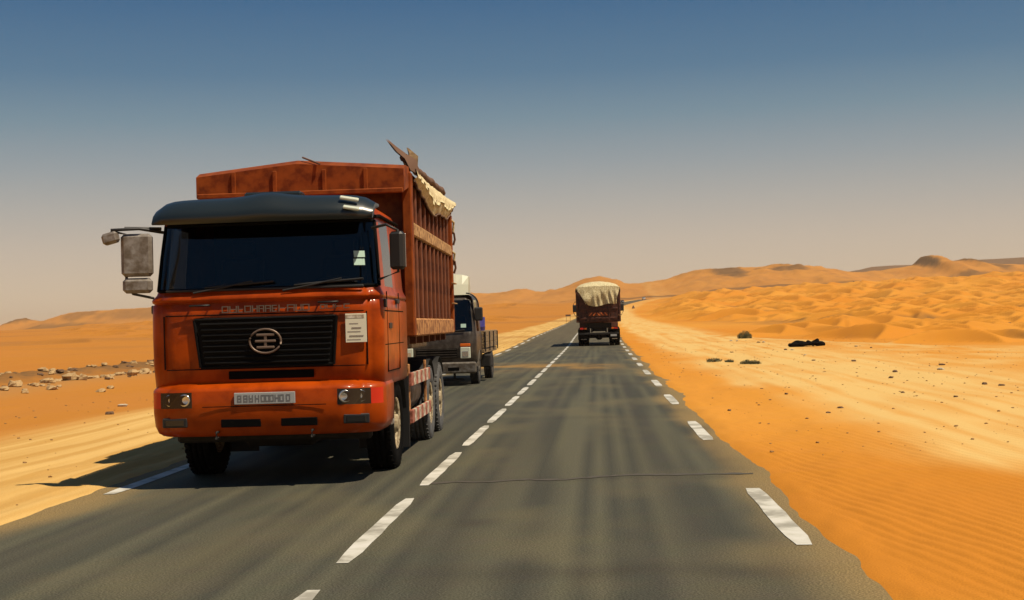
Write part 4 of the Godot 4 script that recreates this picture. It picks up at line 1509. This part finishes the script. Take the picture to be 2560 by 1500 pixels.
# =====================================================================
# the grey lorry behind the orange truck: front at z = 0, facing +z
# =====================================================================
func grey_truck():
	var at := Vector3(-4.27, ry(34.0) + 0.01, -34.0)
	var t := thing("flatbed_truck", "grey flatbed lorry with a pale roof deflector following behind the orange truck", "truck", at, 0.0, "trucks on the road")
	var fx := [-1.0, -0.9, -0.5, 0.0, 0.5, 0.9, 1.0]
	var sz := [-0.25, -0.5, -1.15, -1.65]
	var rings := []
	for p in [[0.62, 1.02, -0.02], [0.66, 1.05, 0.0], [1.0, 1.06, 0.0], [1.34, 1.05, -0.02], [1.42, 1.03, -0.05], [1.85, 1.0, -0.13], [2.26, 0.96, -0.22], [2.34, 0.93, -0.27], [2.40, 0.84, -0.4]]:
		rings.append(plan(p[0], p[1], p[2], 0.12, 4, fx, sz))
	var ns := sz.size()
	var n: int = rings[0].size()
	var choose := func(i, j) -> String:
		if (i == 4 or i == 5):
			if j >= ns + 3 and j < n - ns - 3 - 1:
				return "windscreen"
			var m: int = (ns - 2 - j) if j < ns else (j - (n - ns))
			if m == 1:
				return "side_window_a" if j < ns else "side_window_b"
		return "cab"
	var parts := loft(rings, true, choose, "cab", "cab")
	put(parts.cab, "cab", M.grey_truck_paint, t)
	put(parts.windscreen, "windscreen", M.windscreen_glass, t)
	for e in ["side_window_a", "side_window_b"]:
		put(parts[e], "side_window", M.windscreen_glass, t)
	var s := st()
	bx(s, Vector3(0, 1.38, -0.4), Vector3(1.9, 0.2, 0.5), 0.05)
	bx(s, Vector3(0, 1.7, -1.58), Vector3(1.9, 1.1, 0.08), 0.02)
	put(s, "cab_lining", M.interior, t)
	for x in [-0.5, 0.5]:
		s = st()
		bx(s, Vector3(x, 1.55, -1.1), Vector3(0.46, 0.6, 0.14), 0.05)
		put(s, "seat", M.seat_cloth, t)
	box("sticker", "sticker", t, Vector3(0.72, 1.58, -0.065), Vector3(0.14, 0.10, 0.004), 0.001, Basis(Vector3.RIGHT, -0.19))
	s = st()
	tube(s, [Vector3(-0.6, 1.41, -0.01), Vector3(0.1, 1.47, -0.03)], 0.015, 5)
	tube(s, [Vector3(0.1, 1.41, -0.01), Vector3(0.75, 1.47, -0.03)], 0.015, 5)
	put(s, "wiper", M.black_plastic, t)
	# deflector on the roof
	var df := []
	for k in 11:
		var u := -1.0 + k / 5.0
		var w := 1.0 - pow(absf(u), 6.0) * 0.12
		df.append([Vector3(u * 0.85, 2.40, -0.24 - 0.03 * u * u), Vector3(u * 0.85, 2.68, -0.40 - 0.03 * u * u), Vector3(u * 0.83, 2.42 + 0.54 * w, -0.60 - 0.04 * u * u), Vector3(u * 0.83, 2.42 + 0.56 * w, -0.9), Vector3(u * 0.84, 2.40, -1.1)])
	parts = loft(df, true, func(_i, _j): return "d", "d", "d", false)
	put(parts.d, "roof_deflector", M.deflector_cream, t)
	for e in [-1.0, 1.0]:
		var hl := box("headlight", "pale_lens", t, Vector3(e * 0.76, 0.87, 0.0), Vector3(0.27, 0.30, 0.06), 0.025)
		box("reflector", "chrome", hl, Vector3(e * 0.76, 0.84, 0.028), Vector3(0.16, 0.14, 0.02), 0.04)
		box("turn_lamp", "orange_lamp", t, Vector3(e * 0.76, 1.07, -0.002), Vector3(0.27, 0.08, 0.055), 0.012)
	s = st()
	bx(s, Vector3(0, 0.86, 0.003), Vector3(1.1, 0.26, 0.02), 0.02)
	var gr := put(s, "grille", M.grille_black, t)
	for k in 4:
		box("slat", "grey_truck_paint", gr, Vector3(0, 0.96 - k * 0.065, 0.016), Vector3(1.06, 0.014, 0.014), 0.003)
	s = st()
	bx(s, Vector3(0, 0.48, 0.06), Vector3(2.1, 0.30, 0.16), 0.04)
	put(s, "bumper", M.grey_bumper, t)
	for x in [-0.45, 0.0, 0.45]:
		box("bumper_slot", "seam_black", t, Vector3(x, 0.45, 0.138), Vector3(0.3, 0.09, 0.01), 0.003)
	s = st()
	bx(s, Vector3(0, 0.17, -0.1), Vector3(1.4, 0.06, 0.06), 0.015)
	for e in [-1.0, 1.0]:
		bx(s, Vector3(e * 0.38, 0.55, -3.0), Vector3(0.08, 0.2, 6.0), 0.01)
		bx(s, Vector3(e * 0.45, 0.28, -0.1), Vector3(0.06, 0.2, 0.06), 0.01)
	put(s, "chassis", M.chassis, t)
	for z in [-0.95, -4.3]:
		s = st()
		tube(s, [Vector3(-0.8, 0.41, z), Vector3(0.8, 0.41, z)], 0.06, 8)
		put(s, "axle", M.chassis, t)
		for e in [-1.0, 1.0]:
			wheel(t, Vector3(e * (0.92 if z > -2 else 1.0), 0.415, z), 0.415, 0.24, e, "grey_bumper")
	for e in [-1.0, 1.0]:
		s = st()
		for k in 8:
			var a := PI * (0.05 + 0.9 * k / 8.0)
			var b := PI * (0.05 + 0.9 * (k + 1) / 8.0)
			quad(s, Vector3(e * 0.8, 0.42 + 0.5 * sin(a), -0.95 + 0.5 * cos(a)), Vector3(e * 1.075, 0.42 + 0.5 * sin(a), -0.95 + 0.5 * cos(a)), Vector3(e * 1.075, 0.42 + 0.5 * sin(b), -0.95 + 0.5 * cos(b)), Vector3(e * 0.8, 0.42 + 0.5 * sin(b), -0.95 + 0.5 * cos(b)), Vector3(0, 1, 0))
		put(s, "mudguard", M.grey_bumper, t)
		var mir := pivot("mirror", t)
		s = st()
		var arm := []
		for k in 9:
			var a := PI * 0.5 * k / 8.0
			arm.append(Vector3(e * (0.80 + 0.32 * sin(a)), 2.10 + 0.34 * cos(a), -0.2))
		arm.append(Vector3(e * 1.12, 2.0, -0.2))
		tube(s, arm, 0.022, 6)
		put(s, "mirror_arm", M.black_plastic, mir)
		s = st()
		bx(s, Vector3(e * 1.12, 1.88, -0.2), Vector3(0.22, 0.36, 0.1), 0.04)
		put(s, "mirror_head", M.black_plastic, mir)
	# flatbed with boarded sides
	s = st()
	bx(s, Vector3(0, 0.86, -4.0), Vector3(2.2, 0.12, 4.4), 0.01)
	put(s, "bed_floor", M.weathered_board, t)
	for e in [-1.0, 1.0]:
		for k in 3:
			box("side_board", "weathered_board", t, Vector3(e * 1.10, 1.02 + k * 0.165, -4.0), Vector3(0.04, 0.158, 4.35), 0.008)
		for z in [-1.85, -3.3, -4.7, -6.15]:
			box("stake", "chassis", t, Vector3(e * 1.135, 1.12, z), Vector3(0.03, 0.56, 0.08), 0.006)
		s = st()
		bx(s, Vector3(e * 1.08, 0.58, -2.7), Vector3(0.3, 0.35, 0.9), 0.03)
		put(s, "tool_box", M.chassis, t)
	for k in 3:
		box("front_board", "weathered_board", t, Vector3(0, 1.02 + k * 0.165, -1.82), Vector3(2.16, 0.15, 0.04), 0.008)
	for k in 3:
		box("rear_board", "weathered_board", t, Vector3(0, 1.02 + k * 0.165, -6.2), Vector3(2.16, 0.15, 0.04), 0.008)
	# drum standing on the bed
	s = st()
	lathe(s, [Vector2(0, 0), Vector2(0.27, 0), Vector2(0.285, 0.02), Vector2(0.28, 0.28), Vector2(0.295, 0.3), Vector2(0.28, 0.32), Vector2(0.28, 0.58), Vector2(0.295, 0.6), Vector2(0.28, 0.62), Vector2(0.285, 0.86), Vector2(0.27, 0.88), Vector2(0.25, 0.87), Vector2(0, 0.87)], 22, Transform3D(Basis(Vector3(0, 0, 1), PI / 2), Vector3.ZERO))
	var dr := put(s, "drum", M.blue_drum, self, at + Vector3(0.80, 0.93, -2.5))
	tag(dr, "dark blue drum standing on the grey lorry's flatbed behind its cab", "drum")


# =====================================================================
# far away: cars, sign, marker, poles
# =====================================================================
func small_car(called: String, label: String, paint: String, d: float, off: float, turn: float):
	var at := Vector3(cx(d) + off, ry(d) + 0.03, -d)
	var t := thing(called, label, "car", at, turn, "far cars on the road")
	var rings := []
	for p in [[0.3, 0.80, 2.05, -2.05], [0.62, 0.85, 2.1, -2.1], [0.9, 0.82, 2.0, -2.05], [0.95, 0.78, 0.9, -1.7], [1.42, 0.62, 0.35, -1.2], [1.47, 0.5, 0.2, -1.0]]:
		rings.append(plan(p[0], p[1], p[2], 0.15, 3, [-1.0, 0.0, 1.0], [p[2] - 0.3, lerpf(p[2], p[3], 0.6), p[3]]))
	var parts := loft(rings, true, func(i, _j): return "window" if i == 3 else "body", "body", "body")
	put(parts.body, "body", M[paint], t)
	put(parts.window, "window", M.windscreen_glass, t)
	for z in [1.3, -1.3]:
		for e in [-1.0, 1.0]:
			wheel(t, Vector3(e * 0.74, 0.32, z), 0.32, 0.2, e)
	for e in [-1.0, 1.0]:
		box("headlight", "pale_lens", t, Vector3(e * 0.6, 0.68, 2.06), Vector3(0.3, 0.14, 0.06), 0.02)


func far_things():
	small_car("car", "tiny dark car coming down the far rise right of the covered truck", "car_dark", 600.0, -1.6, -0.1)
	small_car("car", "tiny car at the crest where the far road vanishes", "car_white", 742.0, -1.6, -0.12)
	var d := 240.0
	var x := -5.5
	var t := thing("road_sign", "small dark road sign on two posts at the left roadside beside the truck ahead", "road sign", Vector3(x, ground_y(x, d), -d))
	for e in [-1.0, 1.0]:
		box("post", "wood_pole", t, Vector3(e * 0.36, 0.6, 0), Vector3(0.06, 1.2, 0.06), 0.01)
	box("board", "sign_back", t, Vector3(0, 1.25, 0.04), Vector3(0.95, 0.32, 0.03), 0.006)
	d = 450.0
	x = 12.3
	var s := st()
	lathe(s, [Vector2(0, 0), Vector2(0.55, 0), Vector2(0.5, 0.25), Vector2(0.3, 0.7), Vector2(0.16, 1.05), Vector2(0, 1.15)], 9, Transform3D(Basis(Vector3(0, 0, 1), PI / 2), Vector3.ZERO), false)
	var c := put(s, "stone_cairn", M.brown_rock, self, Vector3(x, ground_y(x, d) - 0.05, -d))
	tag(c, "small dark cone-shaped cairn on the sand right of the far road", "cairn")
	var labels := ["thin twin-legged power pole on the sand below the hills, nearest the road", "thin twin-legged power pole in the middle of the three below the hills", "thin twin-legged power pole farthest right below the dark-topped hill"]
	var k := 0
	for p in [[176.0, 900.0], [214.0, 900.0], [258.0, 900.0]]:
		var o := thing("power_pole", labels[k], "power pole", Vector3(p[0], ground_y(p[0], p[1]) - 0.1, -p[1]), 0.2, "power poles across the dunes")
		for e in [-1.0, 1.0]:
			box("pole", "wood_pole", o, Vector3(e * 1.2, 3.0, 0), Vector3(0.22, 6.0, 0.22), 0.04)
		box("cross_arm", "wood_pole", o, Vector3(0, 5.5, 0.2), Vector3(3.4, 0.2, 0.18), 0.03)
		k += 1


# =====================================================================
# along the road: tyre, bush, tufts, stones
# =====================================================================
func rock_mesh(sd: int, m: Material) -> ArrayMesh:
	var s := st()
	s.set_smooth_group(-1)
	var rows := []
	var nn := FastNoiseLite.new()
	nn.seed = sd
	nn.frequency = 0.9
	for i in 6:
		var a := PI * i / 5.0
		var row := []
		for j in 9:
			var b := TAU * j / 9.0
			var p := Vector3(sin(a) * cos(b), cos(a), sin(a) * sin(b))
			p *= 0.5 * (1.0 + 0.8 * nn.get_noise_3dv(p * 1.1 + Vector3(sd, 0, 0)))
			row.append(Vector3(p.x, p.y * 0.72, p.z))
		rows.append(row)
	for i in 5:
		for j in 9:
			var k := (j + 1) % 9
			var c: Vector3 = rows[i][j] + rows[i + 1][k]
			if i > 0:
				tri(s, rows[i][j], rows[i][k], rows[i + 1][k], c)
			if i < 4:
				tri(s, rows[i][j], rows[i + 1][k], rows[i + 1][j], c)
	s.generate_normals()
	var me := s.commit()
	me.surface_set_material(0, m)
	return me


func rock(called: String, me: Mesh, x: float, d: float, size: Vector3, label: String, cat: String, group: String, rng: RandomNumberGenerator):
	var o := MeshInstance3D.new()
	o.name = numbered(called)
	o.mesh = me
	add_child(o)
	o.position = Vector3(x, ground_y(x, d) + size.y * 0.18, -d)
	o.rotation.y = rng.randf() * TAU
	o.scale = size
	tag(o, label, cat, group)


func tuft(called: String, label: String, cat: String, x: float, d: float, r: float, h: float, n: int, sd: int, group := ""):
	var rng := RandomNumberGenerator.new()
	rng.seed = sd
	var t := thing(called, label, cat, Vector3(x, ground_y(x, d) - 0.01, -d), 0.0, group)
	var s := st()
	for k in 14:
		var a := rng.randf() * TAU
		var q := Vector3(cos(a), 0, sin(a)) * r * rng.randf_range(0.5, 1.0)
		tube(s, [Vector3(q.x * 0.1, 0, q.z * 0.1), Vector3(q.x * 0.5, h * 0.45, q.z * 0.5), Vector3(q.x, h * rng.randf_range(0.5, 1.0), q.z)], 0.008, 4)
	put(s, "stems", M.dry_twig, t)
	s = st()
	s.set_smooth_group(-1)
	for k in n:
		var a := rng.randf() * TAU
		var e := rng.randf()
		var q := Vector3(cos(a) * r * sqrt(e), 0, sin(a) * r * sqrt(e))
		q.y = h * (1.0 - 0.6 * e) * rng.randf_range(0.0, 1.0)
		var dir := Vector3(rng.randf_range(-1, 1), rng.randf_range(0.2, 1), rng.randf_range(-1, 1)).normalized() * rng.randf_range(0.04, 0.10)
		var sd2 := dir.cross(Vector3(rng.randf(), 0.3, rng.randf())).normalized() * 0.012
		tri(s, q - sd2, q + sd2, q + dir, Vector3.UP)
	var lf := put(s, "leaves", M.dry_leaf, t)
	lf.set_meta("kind", "stuff")


func roadside():
	var rng := RandomNumberGenerator.new()
	rng.seed = 404
	# the burst tyre lying flat: two humps of a twisted carcass
	var x := 9.8
	var d := 62.4
	var s := st()
	s.set_smooth_group(0)
	var rows := []
	for i in 41:
		var a := TAU * i / 40.0
		var row := []
		var cxx := 0.72 * cos(a)
		var czz := 0.34 * sin(a)
		var tw := 0.16 + 0.06 * sin(a * 2.0 + 0.6)
		for j in 11:
			var b := TAU * j / 10.0
			var rr := 0.085 + 0.025 * sin(a * 3.0 + 1.0) + 0.03 * n_b.get_noise_2d(a * 2.0, 4.0)
			row.append(Vector3(cxx + cos(a) * rr * cos(b) * 1.5, tw * (0.75 - 0.3 * cos(a * 2.0)) + rr * 1.1 * sin(b), czz + sin(a) * rr * cos(b)))
		rows.append(row)
	for i in 40:
		for j in 10:
			var mid: Vector3 = (rows[i][0] + rows[i][5]) * 0.5
			quad(s, rows[i][j], rows[i][j + 1], rows[i + 1][j + 1], rows[i + 1][j], rows[i][j] - mid)
	tube(s, [Vector3(0.05, 0.10, -0.3), Vector3(0.12, 0.22, -0.05), Vector3(0.2, 0.16, 0.22), Vector3(0.3, 0.1, 0.36)], 0.09, 8)
	tube(s, [Vector3(0.35, 0.16, -0.2), Vector3(0.55, 0.28, 0.0), Vector3(0.5, 0.18, 0.2)], 0.10, 8)
	var ty := put(s, "burst_tyre", M.black_rubber, self, Vector3(x, ground_y(x, d), -d))
	tag(ty, "black twisted carcass of a burst tyre lying on the gravel", "tyre")
	tuft("desert_bush", "round dark green bush at the foot of the first dune", "bush", 9.2, 82.8, 0.45, 0.5, 1800, 6)
	var tl := ["dry green tuft nearest the road in the row on the pale gravel", "thin dry tuft second from the road in the row on the gravel", "low dry tuft third from the road in the row on the gravel", "dry tuft farthest from the road in the row on the gravel"]
	var k := 0
	for p in [[4.0, 45.8, 0.26, 0.14], [4.5, 45.5, 0.16, 0.08], [4.9, 43.8, 0.22, 0.14], [5.15, 43.6, 0.2, 0.12]]:
		tuft("grass_tuft", tl[k], "grass tuft", p[0], p[1], p[2], p[3], 220, 30 + k, "dry tufts on the gravel")
		k += 1
	var pale := []
	var dark := []
	var white := []
	for i in 5:
		pale.append(rock_mesh(10 + i, M.pale_rock))
		dark.append(rock_mesh(20 + i, M.brown_rock))
		white.append(rock_mesh(30 + i, M.white_stone))
	# single stones on the right-hand gravel
	for p in [[8.9, 73.2, 0.34, "d", "dark stone right of the bush, beside a pale stone"], [9.15, 73.0, 0.26, "w", "pale stone touching the dark stone right of the bush"], [7.8, 77.4, 0.3, "w", "flat pale stone in front of the bush"], [8.05, 76.5, 0.24, "w", "smaller pale stone just right of the flat one before the bush"],
		[8.3, 58.6, 0.24, "d", "dark stone just in front of the burst tyre"], [8.55, 58.3, 0.26, "w", "white stone just in front of the burst tyre"], [5.7, 56.4, 0.22, "d", "brown stone on pale gravel between the tufts and the bush"], [7.9, 50.6, 0.18, "w", "small white stone on the gravel before the burst tyre"],
		[7.2, 44.3, 0.2, "d", "dark stone level with the dry tufts, out on the gravel"], [8.2, 42.6, 0.22, "d", "flat dark stone right of the tufts, farther from the road"], [11.7, 60.1, 0.24, "p", "pale stone on the sand right of the burst tyre"], [12.0, 58.3, 0.16, "d", "small brown stone right of the burst tyre, below the dune"],
		[9.9, 38.4, 0.22, "d", "dark stone above a white slab on the right-hand gravel"], [9.1, 35.4, 0.26, "w", "white slab of stone on the right-hand gravel"], [7.8, 35.0, 0.22, "d", "farther dark stone of two in line on the gravel"], [7.1, 32.3, 0.18, "d", "nearer dark stone of two in line on the gravel"],
		[3.7, 26.2, 0.12, "d", "small brown stone near the road on the pale gravel"], [4.1, 22.6, 0.16, "d", "round dark stone alone at the edge of the orange drift"], [3.7, 21.5, 0.12, "d", "small dark stone beside the round one at the drift's edge"], [2.2, 22.5, 0.1, "d", "small dark stone close to the asphalt edge"],
		[8.3, 28.7, 0.18, "d", "flat dark stone near the right edge, left of another"], [8.5, 28.2, 0.18, "d", "dark stone nearest the right edge of the gravel"], [6.5, 24.3, 0.14, "d", "dark stone on the pale wheel-worn strip"], [6.0, 26.3, 0.12, "d", "small brown stone on the pale strip, behind the dark one"],
		[26.0, 84.2, 0.34, "d", "dark boulder at the foot of the dunes far right"], [31.9, 100.9, 0.5, "d", "big dark boulder among the dunes at the far right"], [30.6, 101.4, 0.4, "d", "dark boulder left of the big one at the far right"]]:
		var set: Array = dark if p[3] == "d" else (white if p[3] == "w" else pale)
		var z: float = p[2] * 0.62
		rock("stone", set[rng.randi() % 5], p[0], p[1], Vector3(z * rng.randf_range(0.9, 1.5), z * rng.randf_range(0.5, 0.9), z), p[4], "stone", "stones on the right-hand gravel", rng)
	# two banks of pale rubble on the left
	var order := ["nearest", "second", "third", "fourth", "fifth", "sixth", "seventh", "eighth", "ninth", "tenth", "eleventh", "twelfth", "thirteenth", "fourteenth", "fifteenth", "sixteenth", "seventeenth", "eighteenth", "nineteenth", "twentieth", "twenty-first", "twenty-second", "farthest"]
	k = 0
	for p in [[-15.4, 33.9, 0.45], [-16.1, 34.2, 0.45], [-16.8, 34.6, 0.4], [-16.4, 35.5, 0.5], [-16.0, 35.9, 0.35], [-16.9, 36.4, 0.4], [-16.1, 37.1, 0.55], [-16.7, 38.2, 0.6], [-15.8, 38.8, 0.5], [-16.2, 38.9, 0.7], [-17.2, 39.0, 0.35], [-16.5, 39.8, 0.4], [-16.3, 40.6, 0.42], [-17.5, 41.0, 0.55], [-16.8, 42.3, 0.45], [-15.7, 42.8, 0.6], [-17.0, 43.5, 0.45], [-16.6, 43.9, 0.45], [-15.9, 44.7, 0.45], [-16.2, 44.9, 0.6], [-16.5, 46.2, 0.5], [-16.1, 47.4, 0.45], [-16.0, 48.8, 0.5]]:
		var z: float = p[2] * rng.randf_range(0.45, 0.7)
		rock("pale_rock", pale[rng.randi() % 5], p[0], p[1], Vector3(z * rng.randf_range(0.9, 1.35), z * rng.randf_range(0.75, 1.1), z * rng.randf_range(0.8, 1.2)), "big pale rock in the nearer rubble bank, %s of its row along the road" % order[k], "rock", "pale rocks of the nearer bank", rng)
		k += 1
	for i in 60:
		var dd := rng.randf_range(30.0, 52.0)
		var xx := -16.4 + rng.randf_range(-1.0, 1.0)
		var z := rng.randf_range(0.08, 0.2)
		rock("pale_rock", pale[rng.randi() % 5] if rng.randf() < 0.75 else dark[rng.randi() % 5], xx, dd, Vector3(z * 1.3, z * rng.randf_range(0.7, 1.0), z), "small broken rock in the nearer bank of rubble on the left", "rock", "small rocks of the nearer bank", rng)
	for i in 110:
		var dd := rng.randf_range(43.0, 72.0)
		var xx := -21.6 + 0.08 * (dd - 50.0) + rng.randf_range(-1.4, 1.4)
		var z := rng.randf_range(0.1, 0.3)
		rock("rubble_rock", pale[rng.randi() % 5] if rng.randf() < 0.4 else dark[rng.randi() % 5], xx, dd, Vector3(z * 1.3, z * rng.randf_range(0.7, 1.1), z), "broken rock in the dark farther bank of rubble on the left", "rock", "rocks of the farther bank", rng)
	for p in [[-13.9, 35.4, 0.25, "p", "pale stone lying in front of the nearer bank"], [-14.2, 36.9, 0.22, "p", "second pale stone in front of the nearer bank, a little farther"], [-15.3, 35.4, 0.3, "p", "pale rock rolled down from the nearer bank"], [-10.7, 28.5, 0.18, "w", "white stone on the orange sand beyond the left verge"], [-9.8, 25.4, 0.16, "d", "dark stone on the orange sand next to the left verge"]]:
		var z: float = p[2]
		rock("stone", pale[2] if p[3] == "p" else (white[1] if p[3] == "w" else dark[3]), p[0], p[1], Vector3(z * 1.3, z * 0.7, z), p[4], "stone", "", rng)
	# loose gravel
	var mm := MultiMesh.new()
	mm.transform_format = MultiMesh.TRANSFORM_3D
	mm.mesh = rock_mesh(51, M.gravel)
	var xs := []
	for i in 2400:
		var dd := 9.0 + 70.0 * pow(rng.randf(), 1.3)
		var xx := rng.randf_range(1.9, 16.0)
		if rng.randf() < 0.25:
			xx = rng.randf_range(-14.0, -5.6)
		if xx > 0.0 and dd < 15.0 and xx < 5.0 and rng.randf() < 0.9:
			continue
		var z := 0.010 + 0.034 * pow(rng.randf(), 3.0)
		var b := Basis(Vector3.UP, rng.randf() * TAU).scaled(Vector3(z * 1.3, z * 0.8, z))
		xs.append(Transform3D(b, Vector3(xx, ground_y(xx, dd) + z * 0.2, -dd)))
	mm.instance_count = xs.size()
	for i in xs.size():
		mm.set_instance_transform(i, xs[i])
	var gv := MultiMeshInstance3D.new()
	gv.name = numbered("gravel")
	gv.multimesh = mm
	add_child(gv)
	tag(gv, "loose brown gravel scattered over the verges beside the road", "gravel", "", "stuff")
